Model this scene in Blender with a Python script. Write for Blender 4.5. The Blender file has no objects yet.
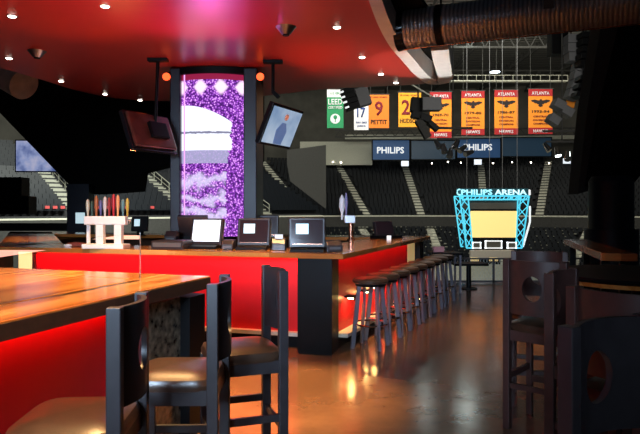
import bpy, bmesh, math, random
from mathutils import Vector, Matrix
random.seed(7)
PI = math.pi
scene = bpy.context.scene
COL = scene.collection
EYE = 1.52

# ---------------------------------------------------------------- camera
cam = bpy.data.cameras.new('camera'); cam_o = bpy.data.objects.new('camera', cam); COL.objects.link(cam_o)
cam_o.location = (0, 0, EYE); cam_o.rotation_euler = (PI/2, 0, 0)
cam.sensor_width = 36; cam.lens = 600/640*36; cam.shift_y = -9/640; cam.clip_end = 400
scene.camera = cam_o
# ---------------------------------------------------------------- world, exposure
w = bpy.data.worlds.new('world'); scene.world = w; w.use_nodes = True
w.node_tree.nodes['Background'].inputs[0].default_value = (0.30, 0.42, 0.62, 1)
w.node_tree.nodes['Background'].inputs[1].default_value = 0.018
vs = scene.view_settings
vs.view_transform = 'Standard'; vs.look = 'None'; vs.exposure = 0.0; vs.gamma = 1; vs.use_curve_mapping = False

# ---------------------------------------------------------------- lights
def lamp(kind, name, loc, energy, color, target=None, size=0.1, size_y=None, spot=60, blend=0.6, spec=1.0):
    l = bpy.data.lights.new(name, kind); l.energy = energy; l.color = color
    if kind == 'AREA':
        l.shape = 'RECTANGLE' if size_y else 'DISK'; l.size = size
        if size_y: l.size_y = size_y
    else:
        l.shadow_soft_size = size
    if kind == 'SPOT': l.spot_size = math.radians(spot); l.spot_blend = blend
    l.specular_factor = spec
    o = bpy.data.objects.new(name, l); COL.objects.link(o); o.location = loc
    if target is not None:
        o.rotation_euler = (Vector(target) - Vector(loc)).to_track_quat('-Z', 'Y').to_euler()
    return o
WARM = (1.0, 0.56, 0.22); COOL = (0.55, 0.75, 1.0)
# added cool fill behind the camera, standing in for unseen daylight
dl = lamp('AREA', 'cool_fill_behind', (-2.4, -2.6, 2.7), 58, COOL, (-1.7, 5.0, 0.9), 2.2, 1.5)
dl.data.spread = math.radians(47)
al = lamp('AREA', 'cool_fill_aisle', (-1.0, -2.5, 2.6), 16, COOL, (0.9, 8.0, 0.4), 1.2, 1.2); al.data.spread = math.radians(30)  # added narrow cool fill that brightens the stool legs and chair posts
lamp('AREA', 'concourse_fill', (3.0, -4.0, 3.6), 6, (1.0, 0.85, 0.8), (2.0, 4.0, 0.8), 3.0, 2.0)
lamp('AREA', 'speaker_fill', (8, 17, 6), 1100, (1.0, 0.97, 0.9), (10, 34, 8), 6, 3)  # added unseen fill that brightens the hanging speakers and banners
# arena house lights
lamp('AREA', 'arena_house_light', (10, 55, 19), 4300, (1.0, 0.98, 0.86), (10, 72, 0), 30, 14)
lamp('AREA', 'banner_light', (10, 40, 14), 2600, (1.0, 0.93, 0.8), (10, 60, 11), 24, 2)
lamp('AREA', 'left_stand_light', (-12, 36, 12), 6500, (0.95, 1.0, 0.9), (-19, 46, 2), 8, 4)
lamp('AREA', 'roof_glow', (12, 60, 14.5), 500, (1.0, 0.95, 0.75), (12, 66, 20), 40, 8)

# ---------------------------------------------------------------- materials
def nodes_of(name):
    m = bpy.data.materials.new(name); m.use_nodes = True
    nt = m.node_tree; return m, nt, nt.nodes['Principled BSDF']
def mat(name, color, rough=0.5, metal=0.0, emit=None, estr=0.0, coat=0.0, noise=0.0, nscale=8, spec=0.5, bump=0.0, bscale=60):
    m, nt, p = nodes_of(name)
    p.inputs['Base Color'].default_value = (*color, 1)
    p.inputs['Roughness'].default_value = rough; p.inputs['Metallic'].default_value = metal
    p.inputs['Coat Weight'].default_value = coat; p.inputs['Specular IOR Level'].default_value = spec
    if emit is not None:
        p.inputs['Emission Color'].default_value = (*emit, 1); p.inputs['Emission Strength'].default_value = estr
    tc = nt.nodes.new('ShaderNodeTexCoord')
    n = nt.nodes.new('ShaderNodeTexNoise'); n.inputs['Scale'].default_value = nscale; n.inputs['Detail'].default_value = 5
    nt.links.new(tc.outputs['Object'], n.inputs['Vector'])
    r = nt.nodes.new('ShaderNodeValToRGB')
    a = 1 - (noise or 0.06); b = 1 + (noise or 0.06)
    r.color_ramp.elements[0].position = 0.3; r.color_ramp.elements[1].position = 0.7
    r.color_ramp.elements[0].color = (*[c*a for c in color], 1); r.color_ramp.elements[1].color = (*[min(1, c*b) for c in color], 1)
    nt.links.new(n.outputs['Fac'], r.inputs['Fac']); nt.links.new(r.outputs['Color'], p.inputs['Base Color'])
    if bump:
        n2 = nt.nodes.new('ShaderNodeTexNoise'); n2.inputs['Scale'].default_value = bscale
        nt.links.new(tc.outputs['Object'], n2.inputs['Vector'])
        bp = nt.nodes.new('ShaderNodeBump'); bp.inputs['Strength'].default_value = bump; bp.inputs['Distance'].default_value = 0.01
        nt.links.new(n2.outputs['Fac'], bp.inputs['Height']); nt.links.new(bp.outputs['Normal'], p.inputs['Normal'])
    return m
def glow(name, color, strength):
    return mat(name, color, 0.5, emit=color, estr=strength, noise=0.0)
def wood(name, stops, width=0.055, length=1.1, rough=0.18, coat=0.5):
    """planks running along local x"""
    m, nt, p = nodes_of(name)
    tc = nt.nodes.new('ShaderNodeTexCoord'); mp = nt.nodes.new('ShaderNodeMapping')
    nt.links.new(tc.outputs['Object'], mp.inputs['Vector'])
    sep = nt.nodes.new('ShaderNodeSeparateXYZ'); nt.links.new(mp.outputs['Vector'], sep.inputs[0])
    def M(op, a, b=None, c=None):
        n = nt.nodes.new('ShaderNodeMath'); n.operation = op
        for i, v in enumerate((a, b, c)):
            if v is None: continue
            if isinstance(v, (int, float)): n.inputs[i].default_value = v
            else: nt.links.new(v, n.inputs[i])
        return n.outputs[0]
    row = M('FLOOR', M('DIVIDE', sep.outputs['Y'], width))
    wn = nt.nodes.new('ShaderNodeTexWhiteNoise'); wn.noise_dimensions = '1D'; nt.links.new(row, wn.inputs['W'])
    col = M('FLOOR', M('ADD', M('DIVIDE', sep.outputs['X'], length), M('MULTIPLY', wn.outputs['Value'], 5)))
    comb = nt.nodes.new('ShaderNodeCombineXYZ'); nt.links.new(row, comb.inputs[0]); nt.links.new(col, comb.inputs[1])
    wn2 = nt.nodes.new('ShaderNodeTexWhiteNoise'); wn2.noise_dimensions = '2D'; nt.links.new(comb.outputs[0], wn2.inputs['Vector'])
    mp2 = nt.nodes.new('ShaderNodeMapping'); mp2.inputs['Scale'].default_value = (3, 60, 20); nt.links.new(tc.outputs['Object'], mp2.inputs['Vector'])
    no = nt.nodes.new('ShaderNodeTexNoise'); no.inputs['Scale'].default_value = 1.0; no.inputs['Detail'].default_value = 6
    nt.links.new(mp2.outputs[0], no.inputs['Vector'])
    f = M('ADD', M('MULTIPLY', wn2.outputs['Value'], 0.65), M('MULTIPLY', no.outputs['Fac'], 0.4))
    r = nt.nodes.new('ShaderNodeValToRGB')
    while len(r.color_ramp.elements) < len(stops): r.color_ramp.elements.new(0.5)
    for i, (pos, c) in enumerate(stops):
        r.color_ramp.elements[i].position = pos; r.color_ramp.elements[i].color = (*c, 1)
    nt.links.new(f, r.inputs['Fac']); nt.links.new(r.outputs['Color'], p.inputs['Base Color'])
    p.inputs['Roughness'].default_value = rough; p.inputs['Coat Weight'].default_value = coat; p.inputs['Coat Roughness'].default_value = 0.12
    return m

M_ = {}
M_['bar_wood'] = wood('bar_wood', [(0.1, (0.26, 0.07, 0.015)), (0.4, (0.46, 0.15, 0.03)), (0.65, (0.62, 0.25, 0.06)), (0.95, (0.74, 0.38, 0.13))])
M_['dark_edge'] = mat('dark_walnut_edge', (0.06, 0.026, 0.014), 0.4, noise=0.25, nscale=20)
M_['espresso'] = mat('espresso_wood', (0.024, 0.020, 0.022), 0.38, noise=0.2, nscale=14)
M_['espresso_warm'] = mat('espresso_wood_warm_lit', (0.060, 0.026, 0.022), 0.42, noise=0.2, nscale=14)  # same wood as espresso; the difference in light is put into the colour
M_['leather'] = mat('brown_leather', (0.042, 0.021, 0.012), 0.30, noise=0.2, nscale=25, bump=0.08, bscale=120, spec=0.6)
M_['black'] = mat('matte_black', (0.003, 0.003, 0.0035), 0.5, spec=0.15)
M_['black_gloss'] = mat('black_gloss', (0.01, 0.01, 0.012), 0.15)
M_['pos'] = mat('terminal_plastic', (0.028, 0.018, 0.018), 0.35)
M_['pos_key'] = mat('terminal_grey', (0.10, 0.09, 0.09), 0.4)
M_['marble'] = mat('dark_marble', (0.10, 0.085, 0.06), 0.18, noise=0.95, nscale=22)
M_['red_panel'] = mat('red_panel', (0.62, 0.008, 0.012), 0.35, noise=0.04)
M_['canopy'] = mat('canopy_red', (0.42, 0.024, 0.016), 0.30, noise=0.05, nscale=1.5, spec=0.45)
M_['white'] = mat('white_enamel', (0.9, 0.9, 0.9), 0.35)
M_['trim_white'] = mat('canopy_trim_white', (0.72, 0.72, 0.70), 0.4)
M_['steel'] = mat('brushed_steel', (0.42, 0.41, 0.44), 0.32, 1.0)
M_['stool_metal'] = mat('grey_painted_metal', (0.17, 0.165, 0.20), 0.40, 0.4)
M_['chrome'] = mat('chrome', (0.75, 0.72, 0.68), 0.12, 1.0)
M_['copper'] = mat('copper', (0.55, 0.27, 0.18), 0.25, 1.0)
M_['navy'] = mat('navy_column', (0.008, 0.010, 0.020), 0.4, spec=0.3)
M_['spk_grey'] = mat('speaker_grey', (0.14, 0.14, 0.145), 0.6)
M_['beam'] = mat('dark_steelwork', (0.006, 0.005, 0.0045), 0.9, spec=0.1)
M_['beam_grey'] = mat('grey_steelwork', (0.06, 0.055, 0.05), 0.8)
M_['toe'] = mat('pale_stone_kick', (0.55, 0.50, 0.42), 0.4)
M_['concrete'] = mat('arena_concrete', (0.62, 0.61, 0.50), 0.8, noise=0.15)
M_['rail'] = mat('arena_rail', (0.26, 0.26, 0.21), 0.6)
M_['concrete_dark'] = mat('arena_concrete_dark', (0.045, 0.044, 0.040), 0.85, noise=0.2)
M_['step'] = mat('arena_step', (0.016, 0.016, 0.018), 0.8, noise=0.2)
M_['seat'] = mat('arena_seat_plastic', (0.005, 0.007, 0.010), 0.5, spec=0.25)
M_['wall_grey'] = mat('arena_wall', (0.10, 0.095, 0.08), 0.9, noise=0.2, nscale=0.6)
M_['yellow_lit'] = glow('backlit_yellow_panel', (1.0, 0.70, 0.28), 0.95)
M_['yellow_dim'] = glow('backlit_yellow_dim', (1.0, 0.72, 0.30), 0.28)
M_['lamp_glow'] = glow('lamp_glow', (1.0, 0.9, 0.75), 12)
M_['cool_glow'] = glow('cool_lamp_glow', (0.8, 0.95, 1.0), 8)
M_['orange_glow'] = glow('orange_lamp_glow', (1.0, 0.10, 0.02), 2.2)
M_['screen_white'] = glow('screen_white', (0.82, 0.9, 1.0), 0.95)
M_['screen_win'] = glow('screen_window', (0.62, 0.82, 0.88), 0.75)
M_['pos_face'] = mat('terminal_screen_off', (0.035, 0.018, 0.020), 0.12)
M_['board_blue'] = mat('sign_blue', (0.02, 0.07, 0.20), 0.5, emit=(0.03, 0.10, 0.24), estr=0.28)
M_['board_dim'] = mat('sign_teal', (0.02, 0.05, 0.09), 0.4, emit=(0.03, 0.07, 0.12), estr=0.22)
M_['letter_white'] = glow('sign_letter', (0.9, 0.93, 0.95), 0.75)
M_['score_screen'] = glow('scoreboard_screen', (0.92, 0.66, 0.24), 0.80)
M_['cyan'] = mat('neon_lit_truss', (0.1, 0.6, 0.8), 0.4, emit=(0.08, 0.62, 0.85), estr=0.75)  # emission stands in for cyan neon light falling on the truss
M_['cyan_letter'] = glow('cyan_letter', (0.35, 0.85, 1.0), 1.0)
M_['pale_letter'] = glow('pale_letter', (0.55, 0.90, 1.0), 1.0)
M_['b_orange'] = mat('banner_orange', (0.95, 0.30, 0.02), 0.8)
M_['b_amber'] = mat('banner_amber', (0.85, 0.22, 0.02), 0.8)
M_['b_yellow'] = mat('banner_yellow', (0.92, 0.38, 0.02), 0.8)
M_['b_red'] = mat('banner_red', (0.42, 0.015, 0.02), 0.8)
M_['b_white'] = mat('banner_white', (0.75, 0.75, 0.78), 0.8)
M_['b_green'] = mat('banner_green', (0.02, 0.26, 0.10), 0.8)
M_['b_black'] = mat('banner_black', (0.02, 0.012, 0.012), 0.8)
M_['b_maroon'] = mat('banner_maroon', (0.20, 0.01, 0.02), 0.8)
M_['b_blue'] = mat('banner_blue', (0.02, 0.05, 0.22), 0.8)
def corrugated(name, color, axis='X', scale=20, rough=0.3, metal=1.0, dist=0.02):
    m, nt, p = nodes_of(name)
    p.inputs['Base Color'].default_value = (*color, 1); p.inputs['Metallic'].default_value = metal; p.inputs['Roughness'].default_value = rough
    tc = nt.nodes.new('ShaderNodeTexCoord'); wv = nt.nodes.new('ShaderNodeTexWave'); wv.bands_direction = axis
    wv.inputs['Scale'].default_value = scale; wv.inputs['Distortion'].default_value = 0.0
    nt.links.new(tc.outputs['Object'], wv.inputs['Vector'])
    bp = nt.nodes.new('ShaderNodeBump'); bp.inputs['Strength'].default_value = 0.8; bp.inputs['Distance'].default_value = dist
    nt.links.new(wv.outputs['Fac'], bp.inputs['Height']); nt.links.new(bp.outputs['Normal'], p.inputs['Normal'])
    r = nt.nodes.new('ShaderNodeValToRGB')
    r.color_ramp.elements[0].color = (*[c*0.45 for c in color], 1); r.color_ramp.elements[1].color = (*color, 1)
    nt.links.new(wv.outputs['Fac'], r.inputs['Fac']); nt.links.new(r.outputs['Color'], p.inputs['Base Color'])
    return m
M_['duct'] = corrugated('spiral_duct', (0.42, 0.42, 0.44), 'X', 7.0, 0.36, 0.75, 0.002)
M_['roof'] = corrugated('roof_deck', (0.16, 0.155, 0.14), 'Y', 0.35, 0.8, 0.0, 0.2)
M_['mesh'] = mat('cable_mesh', (0.55, 0.6, 0.6), 0.4, 0.5)
def floor_mat():
    m, nt, p = nodes_of('stained_concrete_floor')
    tc = nt.nodes.new('ShaderNodeTexCoord')
    n = nt.nodes.new('ShaderNodeTexNoise'); n.inputs['Scale'].default_value = 1.1; n.inputs['Detail'].default_value = 8; n.inputs['Roughness'].default_value = 0.65
    nt.links.new(tc.outputs['Object'], n.inputs['Vector'])
    r = nt.nodes.new('ShaderNodeValToRGB')
    r.color_ramp.elements[0].position = 0.3; r.color_ramp.elements[0].color = (0.085, 0.045, 0.025, 1)
    r.color_ramp.elements[1].position = 0.72; r.color_ramp.elements[1].color = (0.21, 0.11, 0.058, 1)
    nt.links.new(n.outputs['Fac'], r.inputs['Fac']); nt.links.new(r.outputs['Color'], p.inputs['Base Color'])
    n2 = nt.nodes.new('ShaderNodeTexNoise'); n2.inputs['Scale'].default_value = 5; n2.inputs['Detail'].default_value = 6
    nt.links.new(tc.outputs['Object'], n2.inputs['Vector'])
    mr = nt.nodes.new('ShaderNodeMapRange'); mr.inputs['To Min'].default_value = 0.11; mr.inputs['To Max'].default_value = 0.22
    nt.links.new(n2.outputs['Fac'], mr.inputs['Value']); nt.links.new(mr.outputs[0], p.inputs['Roughness'])
    bp = nt.nodes.new('ShaderNodeBump'); bp.inputs['Strength'].default_value = 0.06; bp.inputs['Distance'].default_value = 0.02
    nt.links.new(n2.outputs['Fac'], bp.inputs['Height']); nt.links.new(bp.outputs['Normal'], p.inputs['Normal'])
    return m
M_['floor'] = floor_mat()
def led_mat():
    """purple sparkle video wall with a white snow bank: local x -0.5..0.5 (right), z 0..1 (up) from generated coords"""
    m, nt, p = nodes_of('led_video_wall')
    tc = nt.nodes.new('ShaderNodeTexCoord'); sep = nt.nodes.new('ShaderNodeSeparateXYZ'); nt.links.new(tc.outputs['Generated'], sep.inputs[0])
    L = nt.links
    def M(op, a, b=None, c=None):
        n = nt.nodes.new('ShaderNodeMath'); n.operation = op
        for i, v in enumerate((a, b, c)):
            if v is None: continue
            if isinstance(v, (int, float)): n.inputs[i].default_value = v
            else: L.new(v, n.inputs[i])
        return n.outputs[0]
    def mix(f, a, b):
        n = nt.nodes.new('ShaderNodeMix'); n.data_type = 'RGBA'
        if isinstance(f, (int, float)): n.inputs[0].default_value = f
        else: L.new(f, n.inputs[0])
        for i, v in ((6, a), (7, b)):
            if isinstance(v, tuple): n.inputs[i].default_value = (*v, 1)
            else: L.new(v, n.inputs[i])
        return n.outputs[2]
    x, z = sep.outputs['X'], sep.outputs['Z']
    vor = nt.nodes.new('ShaderNodeTexVoronoi'); vor.inputs['Scale'].default_value = 36; L.new(tc.outputs['Object'], vor.inputs['Vector'])
    noi = nt.nodes.new('ShaderNodeTexNoise'); noi.inputs['Scale'].default_value = 14; noi.inputs['Detail'].default_value = 6; L.new(tc.outputs['Object'], noi.inputs['Vector'])
    r = nt.nodes.new('ShaderNodeValToRGB')
    els = [(0.0, (1.0, 0.85, 1.0)), (0.17, (0.95, 0.45, 1.0)), (0.36, (0.33, 0.06, 0.60)), (0.72, (0.05, 0.006, 0.13))]
    while len(r.color_ramp.elements) < 4: r.color_ramp.elements.new(0.5)
    for i, (q, c) in enumerate(els): r.color_ramp.elements[i].position = q; r.color_ramp.elements[i].color = (*c, 1)
    L.new(M('MULTIPLY', vor.outputs['Distance'], M('ADD', noi.outputs['Fac'], 0.45)), r.inputs['Fac'])
    purple = r.outputs['Color']
    wob = M('MULTIPLY', M('SUBTRACT', noi.outputs['Fac'], 0.5), 0.12)
    # upper snow bank : z between .52 and a falling line, x below .85
    top = M('SUBTRACT', 0.81, M('MULTIPLY', M('MULTIPLY', x, x), 0.16))
    snow = M('MULTIPLY', M('LESS_THAN', z, top), M('MULTIPLY', M('GREATER_THAN', z, 0.53), M('LESS_THAN', M('ADD', x, wob), 0.80)))
    c1 = mix(snow, purple, (0.85, 0.88, 1.0))
    line = M('MULTIPLY', snow, M('LESS_THAN', M('ABSOLUTE', M('SUBTRACT', z, M('ADD', 0.64, M('MULTIPLY', wob, 0.15)))), 0.006))
    c1 = mix(line, c1, (0.2, 0.2, 0.3))
    grey = M('MULTIPLY', M('LESS_THAN', M('ADD', x, wob), 0.76), M('MULTIPLY', M('LESS_THAN', z, 0.53), M('GREATER_THAN', z, 0.45)))
    c1 = mix(M('MULTIPLY', grey, 0.85), c1, (0.36, 0.36, 0.55))
    wv = nt.nodes.new('ShaderNodeTexWave'); wv.bands_direction = 'Z'; wv.inputs['Scale'].default_value = 1.4; wv.inputs['Distortion'].default_value = 9; wv.inputs['Detail'].default_value = 4; wv.inputs['Detail Scale'].default_value = 2.5
    L.new(tc.outputs['Object'], wv.inputs['Vector'])
    low = M('MULTIPLY', M('LESS_THAN', M('ADD', x, wob), 0.72), M('LESS_THAN', z, 0.40))
    c1 = mix(M('MULTIPLY', low, M('MULTIPLY', wv.outputs['Fac'], 0.75)), c1, (0.72, 0.66, 0.92))
    band = M('MULTIPLY', M('GREATER_THAN', z, 0.86), M('LESS_THAN', z, 0.965))
    spots = M('SMOOTH_MIN', 1.0, M('MAXIMUM', 0.0, M('MULTIPLY', M('ADD', M('SINE', M('MULTIPLY', M('ADD', x, 0.08), 19.5)), M('SUBTRACT', 0.9, M('MULTIPLY', M('ABSOLUTE', M('SUBTRACT', z, 0.92)), 35))), 1.2)), 0.1)
    c1 = mix(M('MULTIPLY', band, spots), c1, (1.0, 0.75, 0.95))
    rim = M('GREATER_THAN', z, 0.965)
    c1 = mix(rim, c1, (0.25, 0.01, 0.05))
    edge = M('LESS_THAN', M('ABSOLUTE', M('SUBTRACT', x, 0.05)), 0.012)
    c1 = mix(edge, c1, (0.95, 0.4, 1.0))
    p.inputs['Base Color'].default_value = (0.01, 0.01, 0.01, 1); p.inputs['Roughness'].default_value = 0.7; p.inputs['Specular IOR Level'].default_value = 0.15
    L.new(c1, p.inputs['Emission Color']); p.inputs['Emission Strength'].default_value = 1.25
    return m
M_['led'] = led_mat()
def glass_mat():
    m, nt, p = nodes_of('clear_glass')
    p.inputs['Base Color'].default_value = (1, 1, 1, 1); p.inputs['Transmission Weight'].default_value = 1; p.inputs['Roughness'].default_value = 0.02
    p.inputs['IOR'].default_value = 1.1
    return m
M_['glass'] = glass_mat()
M_['glass_edge'] = mat('glass_edge', (0.45, 0.42, 0.38), 0.3)

# ---------------------------------------------------------------- mesh helpers
class MB:
    def __init__(s): s.bm = bmesh.new()
    def box(s, c, d, rot=None):
        """box with centre c, full sizes d, rot = Matrix/euler z angle"""
        g = bmesh.ops.create_cube(s.bm, size=1)['verts']
        R = Matrix.Identity(4)
        if rot is not None: R = rot if isinstance(rot, Matrix) else Matrix.Rotation(rot, 4, 'Z')
        T = Matrix.Translation(c) @ R.to_4x4() @ Matrix.Diagonal((*d, 1))
        bmesh.ops.transform(s.bm, matrix=T, verts=g); return s
    def span(s, a, b):
        return s.box([(a[i]+b[i])/2 for i in range(3)], [abs(b[i]-a[i]) for i in range(3)])
    def bar(s, p, q, wd, ht=None, up=(0, 0, 1)):
        """rectangular bar between two points"""
        p, q = Vector(p), Vector(q); d = q-p; z = d.normalized(); u = Vector(up)
        if abs(z.dot(u)) > 0.98: u = Vector((1, 0, 0))
        x = z.cross(u).normalized(); y = x.cross(z)
        R = Matrix((x, z, y)).transposed()
        return s.box((p+q)/2, (wd, d.length, ht or wd), R)
    def cyl(s, p, q, r, r2=None, n=20, caps=True):
        p, q = Vector(p), Vector(q); d = q-p
        g = bmesh.ops.create_cone(s.bm, cap_ends=caps, segments=n, radius1=r, radius2=r if r2 is None else r2, depth=d.length)['verts']
        R = d.to_track_quat('Z', 'Y').to_matrix().to_4x4()
        bmesh.ops.transform(s.bm, matrix=Matrix.Translation((p+q)/2) @ R, verts=g); return s
    def tube(s, pts, r, n=8, closed=False):
        pts = [Vector(p) for p in pts]; rings = []; N = len(pts)
        for i, p in enumerate(pts):
            a = pts[i-1] if (i or closed) else p; b = pts[(i+1) % N] if (i < N-1 or closed) else p
            t = (b-a).normalized(); u = Vector((0, 0, 1)) if abs(t.z) < 0.95 else Vector((1, 0, 0))
            x = t.cross(u).normalized(); y = t.cross(x)
            rings.append([s.bm.verts.new(p + r*(math.cos(2*PI*k/n)*x + math.sin(2*PI*k/n)*y)) for k in range(n)])
        for i in range(N if closed else N-1):
            A, B = rings[i], rings[(i+1) % N]
            for k in range(n): s.bm.faces.new((A[k], A[(k+1) % n], B[(k+1) % n], B[k]))
        if not closed:
            s.bm.faces.new(rings[0]); s.bm.faces.new(rings[-1][::-1])
        return s
    def prism(s, pts, vec):
        """polygon extruded by vec"""
        v = Vector(vec); a = [s.bm.verts.new(p) for p in pts]; b = [s.bm.verts.new(Vector(p)+v) for p in pts]
        s.bm.faces.new(a); s.bm.faces.new(b[::-1]); n = len(a)
        for i in range(n): s.bm.faces.new((a[i], b[i], b[(i+1) % n], a[(i+1) % n]))
        return s
    def lathe(s, prof, n=28, c=(0, 0, 0), sq=None, sx=1, sy=1):
        """profile (r, z) turned about z; sq = superellipse exponent"""
        rings = []
        for r, z in prof:
            ring = []
            for k in range(n):
                t = 2*PI*k/n; ct, st = math.cos(t), math.sin(t); f = 1
                if sq: f = (abs(ct)**sq + abs(st)**sq)**(-1/sq)
                ring.append(s.bm.verts.new((c[0]+r*f*ct*sx, c[1]+r*f*st*sy, c[2]+z)))
            rings.append(ring)
        for i in range(len(rings)-1):
            A, B = rings[i], rings[i+1]
            for k in range(n): s.bm.faces.new((A[k], A[(k+1) % n], B[(k+1) % n], B[k]))
        s.bm.faces.new(rings[0][::-1]); s.bm.faces.new(rings[-1])
        return s
    def build(s, name, m, parent=None, bevel=0.0, smooth=True):
        bmesh.ops.recalc_face_normals(s.bm, faces=s.bm.faces)
        me = bpy.data.meshes.new(name); s.bm.to_mesh(me); s.bm.free()
        if smooth:
            for f in me.polygons: f.use_smooth = True
            try: me.set_sharp_from_angle(angle=math.radians(35))
            except Exception: pass
        me.materials.append(M_[m] if isinstance(m, str) else m)
        o = bpy.data.objects.new(name, me); COL.objects.link(o)
        if parent is not None: o.parent = parent
        if bevel:
            b = o.modifiers.new('bevel', 'BEVEL'); b.width = bevel; b.segments = 2; b.limit_method = 'ANGLE'
        return o
def thing(name, label, cat, loc=(0, 0, 0), rz=0, group=None, rot=None):
    o = bpy.data.objects.new(name, None); COL.objects.link(o); o.empty_display_size = 0.1
    o.location = loc; o.rotation_euler = rot or (0, 0, rz)
    return tag(o, label, cat, group)
def tag(o, label=None, cat=None, group=None, kind=None):
    if label: o['label'] = label
    if cat: o['category'] = cat
    if group: o['group'] = group
    if kind: o['kind'] = kind
    return o
def struct(o): o['kind'] = 'structure'; return o
KIDS = {}
def copy_tree(root, loc=None, rz=None, label=None, group=None):
    c = root.copy(); COL.objects.link(c)
    def rec(src, dst):
        for ch in src.children:
            d = ch.copy(); COL.objects.link(d); d.parent = dst; rec(ch, d)
    rec(root, c)
    if loc is not None: c.location = loc
    if rz is not None: c.rotation_euler = (0, 0, rz)
    if label: c['label'] = label
    if group: c['group'] = group
    return c
def at(px, py, d):
    """point at distance d in front of the camera plane whose photo position is px, py"""
    return Vector(((px-320)/600*d, d, EYE + (208-py)/600*d))
def text(name, body, width, height, m, parent, loc, depth=0.02, rz=0, rot=None):
    cu = bpy.data.curves.new(name, 'FONT'); cu.body = body; cu.size = 1; cu.extrude = 0.0; cu.align_x = 'CENTER'; cu.align_y = 'CENTER'; cu.resolution_u = 2
    cu.offset = 0.02
    t = bpy.data.objects.new(name, cu); COL.objects.link(t)
    dg = bpy.context.evaluated_depsgraph_get(); me = bpy.data.meshes.new_from_object(t.evaluated_get(dg))
    bpy.data.objects.remove(t)
    xs = [v.co.x for v in me.vertices]; ys = [v.co.y for v in me.vertices]
    sx = width/(max(xs)-min(xs)); sy = height/(max(ys)-min(ys)); cx = (max(xs)+min(xs))/2; cy = (max(ys)+min(ys))/2
    bm = bmesh.new(); bm.from_mesh(me)
    for v in bm.verts: v.co = Vector(((v.co.x-cx)*sx, 0, (v.co.y-cy)*sy))
    r = bmesh.ops.extrude_face_region(bm, geom=list(bm.faces))
    for g in r['geom']:
        if isinstance(g, bmesh.types.BMVert): g.co.y -= depth
    bmesh.ops.recalc_face_normals(bm, faces=bm.faces)
    bm.to_mesh(me); bm.free(); me.name = name
    me.materials.clear(); me.materials.append(M_[m])
    o = bpy.data.objects.new(name, me); COL.objects.link(o); o.parent = parent; o.location = loc
    o.rotation_euler = rot or (0, 0, rz)
    return o
def catmull(pts, n=6, closed=True):
    out = []; N = len(pts)
    rng = range(N) if closed else range(N-1)
    for i in rng:
        def g(k):
            return Vector(pts[k % N]) if closed else Vector(pts[min(max(k, 0), N-1)])
        p0, p1, p2, p3 = g(i-1), g(i), g(i+1), g(i+2)
        for j in range(n):
            t = j/n
            out.append(0.5*((2*p1) + (-p0+p2)*t + (2*p0-5*p1+4*p2-p3)*t*t + (-p0+3*p1-3*p2+p3)*t**3))
    if not closed: out.append(Vector(pts[-1]))
    return out

# ================================================================= SETTING
struct(MB().span((-11, -7, -0.3), (14, 12.3, 0)).build('floor', 'floor', smooth=False))
struct(MB().span((-60, 12.3, -9.3), (90, 100, -9)).build('floor_arena', 'concrete_dark', smooth=False))
struct(MB().span((-11, 12.2, -9), (14, 12.3, -0.3)).build('wall_drop', 'concrete_dark', smooth=False))
struct(MB().span((-60, 14, 20), (90, 100, 20.4)).build('ceiling_arena', 'roof', smooth=False))
CX, CY = 12.6, 42.0                     # centre of the curved bowl
def arc(r, th, z): return Vector((CX + r*math.sin(th), CY + r*math.cos(th), z))
def arc_sweep(prof, t0, t1, n, name, m):
    """sweep a closed (r, z) profile along the bowl arc"""
    b = MB(); rings = []
    for i in range(n+1):
        th = t0 + (t1-t0)*i/n
        rings.append([b.bm.verts.new(arc(r, th, z)) for r, z in prof])
    k = len(prof)
    for i in range(n):
        for j in range(k): b.bm.faces.new((rings[i][j], rings[i+1][j], rings[i+1][(j+1) % k], rings[i][(j+1) % k]))
    b.bm.faces.new(rings[0]); b.bm.faces.new(rings[-1][::-1])
    return b.build(name, m, smooth=False)
D = math.radians
struct(arc_sweep([(52, -9), (52.5, -9), (52.5, 20), (52, 20)], D(-85), D(80), 60, 'wall_far', 'wall_grey'))
# upper tier steps
def stepped(r0, z0, dr, dz, n, drop):
    prof = [(r0, z0-drop)]
    for i in range(n):
        prof += [(r0+dr*i, z0+dz*i), (r0+dr*(i+1), z0+dz*i)]
    prof += [(r0+dr*n, z0-drop)]
    return prof
struct(arc_sweep(stepped(33, 0.35, 0.81, 0.385, 21, 1.2), D(-48), D(62), 44, 'floor_upper_tier', 'step'))
struct(arc_sweep([(32.7, -0.95), (32.95, -0.95), (32.95, 0.45), (32.7, 0.45)], D(-48), D(62), 44, 'trim_1', 'concrete_dark'))
struct(arc_sweep([(32.6, 0.45), (33.0, 0.45), (33.0, 0.62), (32.6, 0.62)], D(-48), D(62), 44, 'trim_2', 'concrete'))
struct(arc_sweep(stepped(22, -5.2, 0.80, 0.30, 14, 3), D(-60), D(62), 44, 'floor_lower_tier', 'step'))
struct(arc_sweep([(21.6, -8.8), (21.9, -8.8), (21.9, -4.4), (21.6, -4.4)], D(-60), D(62), 44, 'trim_3', 'concrete'))
# aisles: pale stepped strips on the tiers
def aisle(th, r0, z0, dr, dz, n, wd, name='trim_aisle'):
    b = MB()
    for i in range(n):
        p = arc(r0+dr*(i+0.5), th, z0+dz*i+0.06)
        b.box(p, (wd, dr, 0.14), -th)
        b.box(p + Vector((0, 0, 0.12)) + 0.2*(arc(1, th, 0)-arc(0, th, 0)), (wd, dr*0.4, 0.14), -th)
    return struct(b.build(name, 'concrete', smooth=False))
UA = [-36.5, -25, -11.6, 0.3, 13.5, 24.5, 37]
LA = [-42, -28, -13, 2, 18, 34]
for a in UA: aisle(D(a), 33, 0.35, 0.81, 0.385, 21, 0.95)
for a in LA: aisle(D(a), 22, -5.2, 0.80, 0.30, 14, 1.0)
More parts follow.
